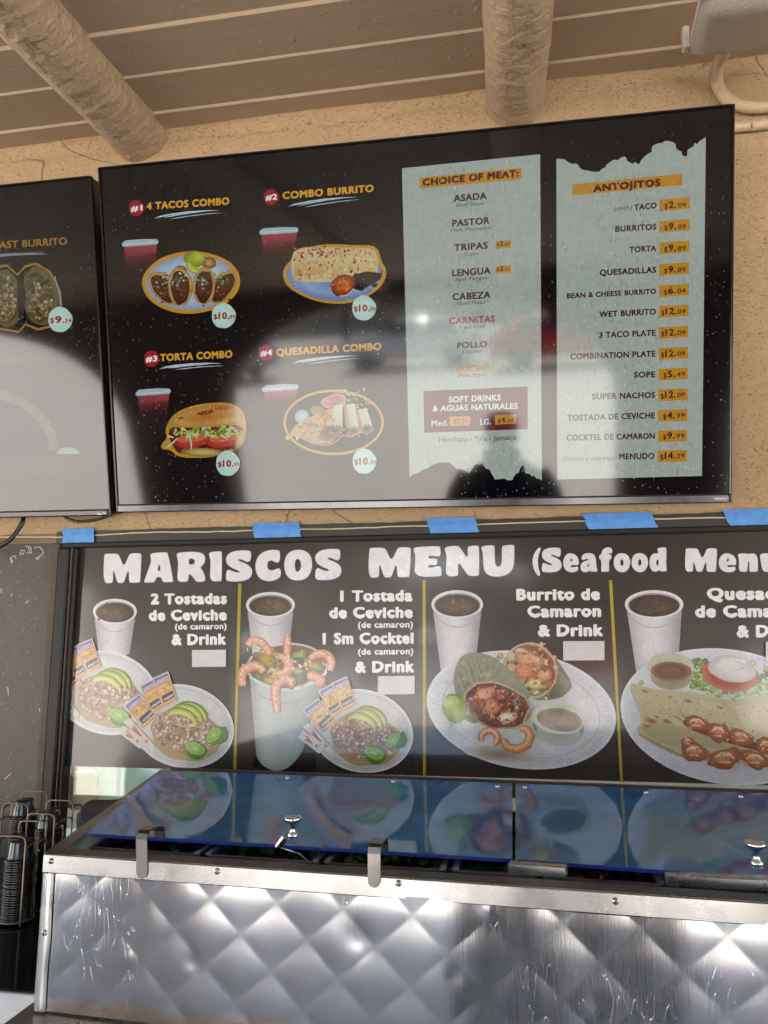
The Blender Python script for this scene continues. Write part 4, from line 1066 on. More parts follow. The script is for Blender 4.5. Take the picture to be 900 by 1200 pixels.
def heading(P, num, txt, bc, p0, p1, ul, br=1.0):
    P.blob(bc[0], bc[1], 9.3, 9.6, 0, [dim('96182a', br), dim('8c1424', br), dim('86121f', br)], .05)
    P.text(num, (bc[0]-6.8, bc[1]+4.2), (bc[0]+6.8, bc[1]+2.8), 7, 'd8d8d8', .03)
    P.text(txt, p0, p1, 9.0, dim('c08c28', br), .05)
    (xa, ya), (xb, yb) = ul
    for k, (da, db, w_) in enumerate(((0, 0, 1.4), (8, -14, 1.2), (-3, -22, 1.0), (16, 3, .8))):
        P.stroke([(xa+da+(xb+db-xa-da)*t, ya+(yb-ya)*t+k*.9-3*math.sin(t*3.1)*(.3 if k % 2 else .6)) for t in [q/8 for q in range(9)]], [.3, w_, w_*1.3, w_, w_*1.2, w_*.8, w_, w_*.6, .2], dim('9fb0b8', br))
def price(P, cx, cy, r=14.5, txt='10', cents='99'):
    P.blob(cx, cy, r*.97, r*1.02, 0, ['a8c4ba', 'a4c0b8', '9ebab2'], .035, n=40)
    P.text('$', (cx-r*.83, cy+4.2), (cx-r*.48, cy+4.0), 6.2, '8c1828', .03)
    P.text(txt, (cx-r*.42, cy+4.4), (cx+r*.28 if len(txt) > 1 else cx+r*.12, cy+4.0), 8.6, '8c1828', .05)
    P.blob(cx+(r*.40 if len(txt) > 1 else r*.25), cy+3.0, 1.2, 1.2, 0, ['8c1828', '8c1828'])
    P.text(cents, (cx+(r*.50 if len(txt) > 1 else r*.36), cy+3.9), (cx+r*.93, cy+3.5), 5.0, '8c1828', .03)
def soda(P, x0, x1, y, h1=11, br=1.0):
    w_ = x1-x0
    for k in range(7):     # the dark cup below the red drink
        a, b_ = k/7, (k+1)/7; c = ['7a2834', '4c161e', '240b10', '16080b', '10070a', '0b0507', '060304'][k]; c2 = (['7a2834', '4c161e', '240b10', '16080b', '10070a', '0b0507', '060304', '020102'])[k+1]
        ya, yb = y+h1+h1*.4+k*8, y+h1+h1*.4+(k+1)*8; i0, i1 = 3+a*5, 3+b_*5
        P.gquad([(x0+i0, ya), (x1-i0, ya-1), (x1-i1, yb-1), (x0+i1, yb)], [dim(c, br), dim(c, br*.8), dim(c2, br*.8), dim(c2, br)])
    P.gquad([(x0+2, y+8), (x1-2, y+6), (x1-3, y+h1+5), (x0+3, y+h1+6)], [dim('7c303a', br), dim('8c404a', br), dim('7a2834', br), dim('7a2834', br)])
    P.poly([(x0, y+5), (x0+w_*.1, y+1.6), (x0+w_*.6, y), (x1-2, y+.3), (x1, y+3.2), (x1-w_*.04, y+6.3), (x0+w_*.05, y+9.2), (x0, y+8.3)], dim('8fa2a6', br))
    P.stroke([(x0+1, y+6.5), (x0+w_*.5, y+5), (x1-1, y+4)], .7, dim('b4c4c8', br))
def tacos(P):
    P.blob(224, 331, 57.5, 36.5, -2, ['a87c22', 'a87c22'], .008, n=60); P.blob(226, 302, 14, 8, 0, ['a87c22', 'a87c22'])
    P.blob(224, 331, 53, 32, -2, ['8c9eae', '8498a8', '96a8b4', '7488a0'], .0, n=60)
    for x, y in ((211, 318), (245, 308)): P.blob(x, y, 8.5, 7, 0, ['b8934e', '8a6428', '55380f'], .08)
    P.blob(227, 304, 12, 9, 20, ['8a9c24', '7c8c1c', '5c6c14'], .02); P.blob(232, 301, 8.5, 6.5, 20, ['a4b438', '93a22c', '7c8c1c']); P.blob(229, 313, 12, 7.5, 28, ['98a82e', '8a9a24', 'aab84c', '66761a'], a0=-10, a1=190)
    for cx, cy, rx, ry, rot in ((191, 337, 13.5, 22, -36), (261, 336, 13.5, 22.5, 36), (211, 336, 14.5, 23, -3), (239, 335, 13.5, 22, 4)):
        P.blob(cx, cy, rx, ry, rot, ['6a4a20', '8a6a34', 'ac8c50', '8e6c38'], .05); P.blob(cx, cy+1, rx*.76, ry*.86, rot, ['38170e', '4a1f12', '2c1009'], .06)
        P.crumbs(26, lambda r, c=cx, d=cy: (c+r.gauss(0, rx*.32), d+4+r.gauss(0, ry*.34)), (1.0, 2.4), ['4c2014', '6a3020', '2e120b', '7c4a34', '3a1a10'])
        P.crumbs(30, lambda r, c=cx, d=cy: (c+r.gauss(0, rx*.36), d-7+r.gauss(0, ry*.22)), (.9, 1.9), ['1e4a1c', '2a6426', 'a8b09c', '17381a', '8ea08c', '2e5c24'], shade=False)
def burrito_plate(P):
    o = [(331, 322), (333, 313), (343, 303), (344, 296), (350, 290.5), (365, 289), (378, 286.5), (396, 286), (415, 287.5), (436, 287), (444, 293), (447, 307), (453, 315), (452, 327), (443, 340), (425, 351), (400, 357), (372, 354), (348, 344), (335, 334)]
    P.poly(chaikin(o, 2), 'a87c22'); i = [(391+(x-391)*.93, 322+(y-322)*.91) for x, y in o]; P.poly(chaikin(i, 2), '62789a')
    P.blob(390, 331, 50, 19, 3, ['52688c', '6c84a8', '7c92b2', '5c7298'], n=48)
    for k in range(22): a = math.radians(20+k*14); P.stroke([(390+44*math.cos(a), 331+16*math.sin(a)), (390+50*math.cos(a), 331+19*math.sin(a))], .6, '8398b8')
    P.poly(chaikin([(342, 298), (347, 292), (380, 289), (415, 290.5), (436, 290.5), (442, 298), (444, 314), (441, 324), (420, 327), (396, 330), (370, 331), (348, 330), (341, 322)], 2), 'b0a078')
    P.gquad([(345, 305), (440, 302), (440, 318), (345, 324)], ['b09868', 'bcae84', 'b4a070', '9a7c48'])
    P.crumbs(190, lambda r: (r.uniform(345, 440), r.uniform(291, 328)), (.7, 2.6), ['9a5a22', 'b07830', '7c3418', 'c8b888', 'a88848', 'bca468', '54200e', 'ae8c44'], shade=False)
    P.crumbs(40, lambda r: (r.uniform(346, 400), r.gauss(296, 3)), (.8, 2.4), ['6e1c10', '8c3018', '9a4a20'], shade=False)
    P.poly([(414, 322), (430, 318), (446, 320), (449, 316), (446, 327), (434, 334), (424, 341), (412, 338)], '14120e')
    P.crumbs(30, lambda r: (r.uniform(416, 440), r.uniform(321, 335)), (1, 3), ['1c1a14', '2c2a1e', '0c0b08'])
    P.blob(402, 334, 15.5, 12, -28, ['9a5420', 'a85c1e', '8a3a14', '5c220c'], .08); P.crumbs(34, lambda r: (402+r.gauss(0, 6), 334+r.gauss(0, 4.4)), (.9, 2.8), ['b87430', '9a4a1c', '7a2c10', 'c08a48'], shade=False)
    P.stroke([(398, 347), (406, 346), (415, 338)], 1.4, 'a89a88')
def torta(P):
    o = [(197, 494), (205, 484), (222, 476), (245, 472), (270, 471.5), (284, 480), (288, 490), (289, 505), (287, 518), (280, 526), (262, 533), (240, 537), (208, 536), (200, 527), (190, 527), (188, 522), (197, 512), (193, 507)]
    P.poly(chaikin(o, 2), 'a67822')
    P.poly(chaikin([(196, 508), (203, 498), (240, 502), (286, 496), (286, 515), (276, 525), (250, 532), (210, 533), (203, 524)], 2), '4a1810')
    P.crumbs(60, lambda r: (r.uniform(205, 275), r.uniform(505, 530)), (1.5, 4), ['4a140e', '6a221a', '38100a', '7c4438'])
    for cx, cy, rx in ((226, 516, 22), (262, 516, 20)): P.blob(cx, cy, rx, 8.5, -8, ['8c2a1c', 'a23424', '8e2418'], .04); P.blob(cx, cy-3, rx*.85, 5, -8, ['a84a34', 'b05a40'])
    P.blob(238, 530, 26, 5, 2, ['b4a070', 'a08850', '6a5028'], .05); P.blob(281, 515, 5, 12, 20, ['a88c58', '9a7c44', '7a5c28'])
    P.crumbs(120, lambda r: (r.uniform(203, 280), 506+r.gauss(0, 3.4)-(0)), (1.2, 3.6), ['7a8c26', '93a238', '5c6c1c', 'aab45a', '6a8028', 'a4a888'], shade=False)
    for a in ((196, 524, 208, 513), (196, 511, 204, 513), (241, 508, 247, 512), (222, 510, 224, 527), (258, 510, 267, 515), (264, 508, 276, 508), (266, 503, 276, 501)): P.stroke([(a[0], a[1]), ((a[0]+a[2])/2+1, (a[1]+a[3])/2), (a[2], a[3])], [2.6, 2.0, 1.0], 'a8ac98')
    P.poly(chaikin([(196, 496), (205, 485), (225, 477), (248, 473), (268, 473), (282, 482), (285, 492), (270, 498), (250, 499.5), (230, 501), (212, 501), (200, 500)], 2), 'a07434')
    P.blob(240, 489, 38, 9.5, -7, ['925a26', 'a26a2a', 'a87838', 'a2783a'], .03); P.blob(268, 493, 15, 4, -8, ['b89a5c', 'a88444'], .05); P.blob(215, 496, 14, 3.5, 6, ['b08c4c', 'a07838'])
    P.blob(241, 483.5, 11, 2.6, -10, ['5c2410', '7c3c1a'], .15); P.blob(258, 478, 14, 3.5, 0, ['8c4c20', '9c6228'], .1); P.blob(212, 490, 4, 1.4, -10, ['6c3418', '8a5024'], .1)
def quesadilla4(P):
    P.ring(391, 495, 56, 35.5, 0, 3.0, 'a88232'); P.blob(400, 458.5, 10, 2, 5, ['a88232', 'a88232']); P.blob(337, 513, 3, 3, 0, ['a88232', 'a88232'])
    P.blob(391.5, 470, 15, 8.5, -12, ['9a5c60', '8e4c50', 'a8787a'], .1); P.blob(371, 481, 8, 6, 0, ['8c8438', '7c742c', '6c6428'], .1); P.blob(354, 488, 9, 8, 0, ['9cacb6', '8c9ca8', '76868e'], .06)
    P.crumbs(60, lambda r: (415+r.gauss(0, 7), 475+r.gauss(0, 7)), (1.2, 3.4), ['5c7428', '7c9440', '8ea060', 'a0a890', '6a8434'], shade=False)
    P.poly(chaikin([(338, 511), (346, 498), (362, 489), (388, 478), (400, 472), (402, 500), (396, 512), (384, 521), (360, 518), (350, 512)], 1), '98835e'); P.gquad([(390, 476), (401, 473), (402, 502), (392, 503)], ['a0a094', 'aeb0a6', '8e8c7e', '98927e'])
    P.crumbs(110, lambda r: (lambda x: (x, 508-(x-345)*.42+r.gauss(0, 6)))(r.uniform(348, 392)), (1, 3.2), ['a07838', 'b08c50', '8a5a28', 'b8a880', '7c4c24'], shade=False)
    for x0, y0, x1, y1 in ((410, 474, 414, 502), (424, 480, 430, 500)):
        P.gquad([(x0-6, y0), (x0+6, y0-1), (x1+7, y1), (x1-7, y1+2)], ['9a9c94', 'b2b4ae', 'a0a094', '8a8878']); P.stroke([(x0-6, y0), (x1-7, y1)], 3.4, '946838')
        P.blob(x1, y1+3, 8.5, 5.5, -10, ['3c2420', '5c3c34', '8a7868'], .1)
    P.blob(388, 508, 15, 7.5, -22, ['3a221c', '4a2c24', '7c5c48'], .1); P.crumbs(50, lambda r: (r.uniform(376, 434), 506+r.gauss(0, 4)), (1, 2.6), ['4c302a', '6c4a40', '84685c', '34201c'])
    P.stroke([(354, 514), (368, 520), (380, 522), (392, 519), (402, 510), (412, 512), (424, 506)], 1.8, '96785a')
def breakfast(P):
    P.stroke([(-70, 350), (-30, 318), (8, 311), (20, 322), (30, 312), (42, 309), (58, 318), (70, 340), (73, 368), (62, 382), (44, 386), (30, 380), (22, 389), (4, 386), (-40, 380)], 2.6, '8a6420')
    for cx, cy, rx, ry, rot in ((6, 350, 20, 34, -6), (47, 347, 21, 35, -8)):
        P.blob(cx, cy, rx, ry, rot, ['7c7250', '6c6444', '5c5436', '4a452c'], .03); P.blob(cx-1, cy+1, rx*.80, ry*.84, rot, ['3c3320', '52472c', '332b1a'], .05)
        P.crumbs(150, lambda r, c=cx, d=cy: (lambda a, q: (c-1+rx*.74*q*math.cos(a), d+ry*.76*q*math.sin(a)))(r.uniform(0, 6.28), r.random()**.5), (1.2, 4.0), ['6e623a', '867a52', '453a20', '948a68', '2c2414', '5c5a30', '766040', '3c4a24'])
    P.poly([(20, 330), (26, 322), (30, 345), (28, 376), (22, 376), (20, 352)], '0c0c0a'); P.stroke([(64, 324), (70, 345), (71, 366)], 2.5, '70746e')
for fn, nm in ((lambda P: heading(P, '#1', '4 TACOS COMBO', (160, 244), (171.7, 246), (268.8, 239.8), ((184, 254), (257, 246.5))), 'combo_heading'),
               (lambda P: heading(P, '#2', 'COMBO BURRITO', (318, 231), (331, 233.7), (438, 224.8), ((341, 240), (418, 231))), 'combo_heading'),
               (lambda P: heading(P, '#3', 'TORTA COMBO', (177.5, 420.5), (187.5, 423.6), (272.4, 419.2), ((190, 430.5), (259, 426))), 'combo_heading'),
               (lambda P: heading(P, '#4', 'QUESADILLA COMBO', (312, 413.4), (323.5, 417.3), (447, 410), ((345, 424), (420, 417))), 'combo_heading')):
    item(MAP1, fn, nm, scr1)
for x0, x1, y, h in ((143, 186, 280, 11), (304, 350, 266, 11), (159, 200.5, 455, 10), (307, 350.5, 450, 9)): item(MAP1, lambda P: soda(P, x0, x1, y, h), 'drink_picture', scr1)
item(MAP1, tacos, 'taco_plate_picture', scr1, .0004, 3); item(MAP1, burrito_plate, 'burrito_plate_picture', scr1, .0004, 4)
item(MAP1, torta, 'torta_picture', scr1, .0004, 5); item(MAP1, quesadilla4, 'quesadilla_picture', scr1, .0004, 6)
for cx, cy in ((262, 370), (426.5, 361), (267, 543), (427, 540.5)): item(MAP1, lambda P: price(P, cx, cy), 'price_badge', scr1, .0022)
# pale price lists
TORNB = [(480, 559.5), (484, 556), (491, 554), (494, 551), (501, 549), (507, 544.5), (515.5, 542), (526.7, 542), (530, 545), (535.5, 550), (540, 549.5), (544, 551), (550, 554.4), (554, 549), (555.5, 545.5), (560, 543.6), (562, 545), (565.5, 543.3), (567, 545), (569, 549), (574, 550.5), (575.5, 554.4), (578, 558), (580, 562), (585, 561.5), (591, 560.6), (594, 562.5), (599, 563), (603, 557.7), (605, 554.6), (607.7, 554.4), (610, 547.7), (613, 544.9), (614.5, 548), (615.5, 554.4), (621, 555.5), (623, 558), (626, 557.5), (629, 561), (631, 560.5), (635, 563.3)]
def panel(P, poly, seed, x0, x1, y0, y1):
    P.poly(poly, PALE)
    r = random.Random(seed)
    def inside(x, y):
        c = False; n = len(poly)
        for i in range(n):
            (xa, ya), (xb, yb) = poly[i], poly[(i+1) % n]
            if (ya > y) != (yb > y) and x < (xb-xa)*(y-ya)/(yb-ya)+xa: c = not c
        return c
    P.up()
    for k in range(620):
        cx = x0+(x1-x0)*(.5+.5*noise.noise(Vector((k*.37, seed, 0)))*1.8+r.gauss(0, .13)); x = cx; y = r.uniform(y0, y1); l = r.uniform(2, 11); w_ = r.uniform(.3, 1.0)
        if inside(x-1, y) and inside(x+1, y+l) and inside(x-1, y+l) and inside(x+1, y):
            c = lin(r.choice(['74887d', '6c8076', '98a89d', '7c9086'])); s_ = P.L+k*1e-7
            P.b.add([P.map(x, y, s_), P.map(x+w_, y+l*.3, s_), P.map(x+w_*.3, y+l, s_), P.map(x-w_*.6, y+l*.6, s_)], [(0, 1, 2, 3)], c)
    P.L += .00001
MAR = '3c1218'
def choice(P):
    poly = [(471, 197.2), (633, 180.7)]+list(reversed(TORNB)); panel(P, poly, 3, 476, 630, 186, 556)
    P.poly([(491.8, 208.2), (611, 196.7), (611, 209.8), (492, 221)], 'a87820'); P.text('CHOICE OF MEAT:', (495, 218.2), (608, 207), 8.8, '4a141c', .065)
    def row(t, x0, y0, x1, y1, sub, a, b, c, d, h=8.4, col=MAR):
        P.text(t, (x0, y0), (x1, y1), h, col, .038); P.text(sub, (a, b-.3), (c, d-.3), 4.3, '30382f', .006, .2)
    row('ASADA', 531.6, 236.7, 570.4, 233.3, 'Beef Steak', 534.7, 242.9, 567.6, 240.4)
    row('PASTOR', 529.8, 266, 573.8, 262.2, 'Pork Marinated', 528, 272.2, 575, 269)
    row('TRIPAS', 532.2, 294.4, 571.6, 291.5, 'Tripes', 543, 300.4, 561, 299)
    row('LENGUA', 529.8, 324, 575, 321, 'Beef Tongue', 533.6, 330.2, 571, 327.3)
    row('CABEZA', 530.2, 352.2, 574.9, 349.4, 'Beef Head', 537, 358, 568.4, 356)
    row('CARNITAS', 526.2, 380.2, 580.2, 377.6, 'Fried Pork', 537.8, 386, 568.4, 384.4, col='8c2028')
    row('POLLO', 535.5, 408.4, 571, 406.8, 'Chicken', 541.5, 414.4, 565, 413.2, 7.6, col='4c2420')
    row('BUCHE', 535, 436, 572.7, 434.8, 'Pork Maws', 537.8, 442.4, 570.2, 441.2, 7.6, col='a87c34')
    for q in ([(580.9, 282.9), (598.7, 281.1), (598.7, 290), (580.9, 291.5)], [(580.9, 312.2), (598.7, 310.4), (598.7, 319.3), (580.9, 320.7)]):
        P.poly(q, 'a87820'); y = q[2][1]-1.8; P.text('$', (582.2, y+.6), (584.8, y+.4), 4.6, MAR, .02); P.text('2.', (585.6, y+.4), (591.5, y), 6.4, MAR, .04); P.text('47', (592, y), (597.6, y-.5), 3.6, MAR, .02)
    P.poly([(496.2, 458.4), (618.4, 452.9), (618.4, 502.9), (497.3, 507.1)], '521820')
    P.text('SOFT DRINKS', (525.8, 471.9), (587, 469.2), 7.3, 'aebcb8', .04); P.text('& AGUAS NATURALES', (507, 482.4), (606.7, 479.2), 7.3, 'aebcb8', .04)
    P.text('Med.', (505.6, 499.4), (525.2, 498.8), 7, 'a4b2ae', .03); P.text('LG.', (562.7, 497.9), (575.6, 497.4), 7, 'b0beba', .03)
    P.poly([(527, 488.2), (550.7, 487.8), (550.7, 498.4), (527, 499.3)], 'a87820'); P.poly([(580, 486.2), (605, 485.6), (605, 496.4), (580, 497.8)], 'a87820')
    P.text('$3.29', (532, 496.6), (547.5, 496.2), 6, '6c3414', .02); P.text('$', (583.5, 495.6), (586.6, 495.5), 5, '521820', .02); P.text('4.', (587.4, 495.4), (594, 495), 7, '521820', .04); P.text('39', (595, 495), (601.5, 494.8), 4.2, '521820', .02)
    P.text('Horchata - Piña - Jamaica', (514.4, 518.2), (605, 515.6), 6.4, '503432', .012)
item(MAP1, choice, 'meat_list_panel', scr1, .0002, 7)
TORNT = [(652, 186.2), (656, 186), (661.7, 186.8), (666, 190), (670.3, 192), (675, 191.5), (677.6, 193.4), (680, 197), (683.3, 199.2), (690, 200), (694, 201.2), (702, 201.2), (706, 197.5), (709.3, 196.3), (711, 193), (713.7, 190.6), (719, 187), (723.8, 187.7), (728, 184.5), (731.9, 183.3), (734, 185), (734.6, 188), (736.8, 189.7), (741.7, 192), (744, 189.6), (747.5, 192), (749, 192.4), (751, 188), (754, 184.8), (758, 181), (764.2, 177.6), (763.6, 173), (765.7, 170.3), (771, 168), (775.8, 167.4), (780, 165), (784.5, 165.4), (788, 166), (791.7, 168.9), (792, 173), (794.6, 176), (798.9, 177.6), (799, 181), (801.2, 182.8), (804, 183.6), (805.3, 181.3), (805.6, 176), (807, 174.7), (813.3, 171.2), (813, 168.5), (814.8, 167.4), (817, 169), (820, 165), (827.2, 160.8)]
def antoj(P):
    panel(P, TORNT+[(822.6, 557.7), (653, 562)], 8, 655, 820, 200, 550)
    P.poly([(670.9, 216), (799.8, 203.6), (799.8, 217), (670.9, 229)], 'a87820'); P.text('ANTOJITOS', (695, 225.3), (774.3, 218), 9, '4a141c', .065)
    R_ = [('TACO', 743, 247, 769.7, 244, '2', '09'), ('BURRITOS', 720.9, 272, 769.4, 269.1, '9', '89'), ('TORTA', 737.6, 296.2, 769.2, 294.4, '9', '89'), ('QUESADILLAS', 702.7, 323.2, 769.1, 319.6, '9', '89'),
          ('BEAN & CHEESE BURRITO', 664.3, 350, 768.9, 344.4, '6', '04'), ('WET BURRITO', 702.2, 372, 768.8, 368.7, '12', '09'), ('3 TACO PLATE', 702, 396.3, 768.4, 393.5, '12', '09'), ('COMBINATION PLATE', 668.3, 421.4, 768.2, 418, '12', '09'),
          ('SOPE', 742.8, 442.9, 768, 442.2, '5', '49'), ('SUPER NACHOS', 694, 468.2, 767.8, 466.4, '12', '09'), ('TOSTADA DE CEVICHE', 664.8, 493.3, 767.5, 490.4, '4', '39'), ('COCKTEL DE CAMARON', 664, 516.6, 767.3, 514.4, '9', '99'), ('MENUDO', 725.5, 538.6, 767, 537.8, '14', '29')]
    for i, (t, x0, y0, x1, y1, a, c) in enumerate(R_):
        f = i/12; bx0, bx1 = 772.9-2*f, 808.4-3.7*f; s_ = -3.2*(1-f*.82); yt = y1-9.9; yb = y1+3.8
        P.poly([(bx0, yt), (bx1, yt+s_), (bx1, yb+s_-.2), (bx0, yb)], 'a87820')
        P.text(t, (x0, y0), (x1, y1), 7.4 if i != 4 else 6.6, MAR, .045)
        w2 = len(a) > 1; xx = bx0+(3 if w2 else 6); yb_ = y1+.9
        P.text('$', (xx, yb_), (xx+3.6, yb_-.3), 6, MAR, .02); P.text(a+'.', (xx+4.8, yb_-.5), (xx+(17.5 if w2 else 13.5), yb_-1.3), 8.2, MAR, .035)
        P.text(c, (xx+(19 if w2 else 15.4), yb_-1.6), (xx+(28.4 if w2 else 25.2), yb_-2.3), 5.4, MAR, .015)
    P.text('(each)', (719.4, 246.9), (740.6, 245.2), 5.4, '303a34', 0, .15); P.text('(Sabado y domingo)', (659.4, 540), (722.6, 538.6), 5.2, '56605a', 0, .15)
item(MAP1, antoj, 'price_list_panel', scr1, .0002, 9)
item(plane_map(TC, TN, .0078), lambda P: (P.text('Hisense', (837.5, 585.3), (847.5, 585.0), 2.2, 'c8ccd0', .03), P.text('Roku TV', (848.5, 585), (853.5, 584.8), 1.6, '808890', .02)), 'maker_name', tv1, mat=M['white'])
item(plane_map(TC2, TN2, .0078), lambda P: P.text('Roku TV', (113.6, 603.3), (123.6, 602.9), 2.2, 'c8ccd0', .04), 'maker_name', tv2, mat=M['white'])
def b_head(P):
    P.text('BREAKFAST BURRITO', (-45, 294.2), (78.7, 286.6), 8.8, '8a682c', .028)
    for k in range(3): P.stroke([(-20+72*t+k*3, 300-3.5*t+k*.9-math.sin(t*3)*1.2) for t in [q/8 for q in range(9)]], [.2, 1, 1.3, 1, 1.1, .8, 1, .6, .2], '6c787e')
item(MAP2, b_head, 'combo_heading', scr2); item(MAP2, breakfast, 'burrito_picture', scr2, .0004, 12)
item(MAP2, lambda P: price(P, 70.5, 374.5, 14.6, '9', '34'), 'price_badge', scr2, .0018)
def rainbow(P):
    for k, c in enumerate(('4a3028', '4c4426', '3c4c38', '34483e')):
        P.stroke([(-20+88*math.sin(a)-0+(-3*k)*math.sin(a), 528-72*math.cos(a)+3*k*math.cos(a)) for a in [math.pi/2*q/20-.5+.5*q/20 for q in range(21)]], 3.2, c)
    P.blob(80, 532, 14, 8, 0, ['6c8078', '64786c'], a0=180, a1=360); P.text('JUGO', (-2, 427), (27, 426), 6, '5c5446', .02)
item(MAP2, rainbow, 'rainbow_picture', scr2, .0001, 13)

# ---------------------------------------------------------------- printed film of the window
filmm = M['film']
def fitem(fn, name, base=.0003, seed=1, label=None): return item(fm, fn, name, film, base, seed, filmm, label, .000008)
fitem(lambda P: (fat_text(P, 'MARISCOS', (121, 683.5), (400.5, 678.5), 34.5, .11), fat_text(P, 'MENU', (431.5, 677), (603, 674), 35, .08), fat_text(P, '(Seafood', (623.5, 670.2), (781.5, 669.5), 27.5, .05), fat_text(P, 'Menu)', (802.5, 670), (928, 670), 27.5, .06)), 'menu_title', .0006)
for a, b_ in (((281, 684), (275, 903)), ((497, 680), (497.4, 911)), ((715.5, 680), (728.5, 917))):
    fitem(lambda P: P.stroke([a, b_], [3.6, 3.2], 'b5a02c'), 'divider_line', .0003)
WT = 'f2f2f8'
def lines(P, L):
    for t, x0, x1, y, h in L: P.text(t, (x0, y+.5), (x1, y-.1), h*(1.06 if h > 9 else 1), WT, .060 if h > 9 else .035, xh=.80)
fitem(lambda P: lines(P, [('2 Tostadas', 176.7, 266, 708.3, 12.7), ('de Ceviche', 174.3, 265.7, 727.5, 12.7), ('(de camaron)', 205, 265.6, 737.5, 7.2), ('& Drink', 201, 265, 756, 13)]), 'dish_lettering', .0006)
fitem(lambda P: lines(P, [('1 Tostada', 398.6, 483.4, 705, 13), ('de Ceviche', 385.8, 483.7, 724.6, 13), ('(de camaron)', 419.5, 484, 735.6, 7.4), ('1 Sm Cocktel', 378, 484.7, 755, 13.3), ('(de camaron)', 419.5, 484.5, 767, 7.4), ('& Drink', 416, 485.5, 788.4, 13.5)]), 'dish_lettering', .0006)
fitem(lambda P: lines(P, [('Burrito de', 605, 703, 703.6, 13.5), ('Camaron', 618, 704.5, 723.4, 13.5), ('& Drink', 630.3, 706.7, 746, 14)]), 'dish_lettering', .0006)
fitem(lambda P: lines(P, [('Quesadilla', 828.4, 941, 703, 14), ('de Camaron', 814.5, 941, 723.6, 14), ('& Drink', 863.3, 941, 747, 14.3)]), 'dish_lettering', .0006)
for x0, y0, x1, y1 in ((225, 761.7, 264.9, 781.7), (442.8, 792.2, 486, 813.8), (660, 751.4, 708.3, 774), (897.4, 752.4, 942, 775.6)): fitem(lambda P: P.poly([(x0, y0), (x1, y0-.3), (x1, y1-.3), (x0, y1)], 'd6d6da'), 'blank_price_label', .0045)
def styro(P, cx, cy, rx, ry, yb, bx0, bx1, drink='5c4636'):
    n = 10
    for k in range(n):
        a, b_ = k/n, (k+1)/n; sh = ['b0acb6', 'c0bcc6', 'cecbd4', 'd8d5dd', 'dcd9e0', 'dad7de', 'd4d1d9', 'cac7d0', 'bcb9c2', 'aaa7b0', '9a97a0']
        P.gquad([(cx-rx*.96+a*rx*1.92, cy+ry*.6*math.sin(math.pi*a)), (cx-rx*.96+b_*rx*1.92, cy+ry*.6*math.sin(math.pi*b_)), (bx0+(bx1-bx0)*b_, yb+6*math.sin(math.pi*b_)), (bx0+(bx1-bx0)*a, yb+6*math.sin(math.pi*a))], [sh[k], sh[k+1], sh[k+1], sh[k]])
    P.stroke([(cx-rx*.93+rx*1.86*t, cy+ry*.9+ry*.85*math.sin(math.pi*t)-2) for t in [q/16 for q in range(17)]], 1.0, 'a8a3b2')
    P.blob(cx, cy, rx, ry, 0, ['dcdae0', 'dedce2', 'e4e2e8'], n=48); P.blob(cx, cy+.6, rx*.9, ry*.84, 0, ['a8a2ac', '9c96a0'], n=44)
    P.blob(cx, cy+1.4, rx*.86, ry*.77, 0, [bright(drink, 1.12), drink, dim(drink, .82), dim(drink, .6)], .01, n=44, hi=(.3, .2)); P.crumbs(24, lambda r: (cx+r.gauss(0, rx*.3), cy+1+r.gauss(0, ry*.26)), (1, 4), [bright(drink, 1.15), dim(drink, .9), dim(drink, .8)], shade=False)
def shell(P, cx, cy, rx, ry, rot, c=('ccced6', 'c4c8d0', 'ccd0d6', 'd8dade')):
    P.blob(cx, cy, rx, ry, rot, ['c2c6c6', c[0], c[1], c[2]], n=64); P.ring(cx, cy, rx*.965, ry*.965, rot, 1.6, 'e2e4ea', 64); P.ring(cx, cy, rx*.89, ry*.88, rot, 1.0, 'aeb2ba', 64)
    P.blob(cx, cy+ry*.04, rx*.80, ry*.78, rot, ['b4b8b4', 'bcc0bc', 'c4c8c8', 'cdd0d4'], n=56)
    for k in range(60):
        a = math.radians(k*6); cs, sn = math.cos(math.radians(rot)), math.sin(math.radians(rot)); f = lambda q: (cx+rx*q*math.cos(a)*cs-ry*q*math.sin(a)*sn, cy+rx*q*math.cos(a)*sn+ry*q*math.sin(a)*cs)
        P.stroke([f(.905), f(.955)], .6, 'b4b8c0')
def lime(P, cx, cy, r, rot):
    P.blob(cx+r*.2, cy-r*.35, r*.98, r*1.25, rot, ['6aa02c', '5c942a', '4c8420', '3c7420'], .02, a0=8, a1=172); P.blob(cx, cy-r*.1, r, r*.62, rot, ['6aa02c', '5c942a', '4c8420'], .03, a0=0, a1=360); P.blob(cx-.6, cy-r*.12, r*.88, r*.5, rot, ['a8cc6c', '8cbc48', '7cb03c', 'a0c46c'], .03, hi=(.1, .1))
    cy -= r*.1; r *= .72
    for k in range(7): a = math.radians(rot+k*51); P.stroke([(cx-1, cy-.6), (cx-1+r*.72*math.cos(a), cy-.6+r*.6*math.sin(a))], .5, 'b8d48c')
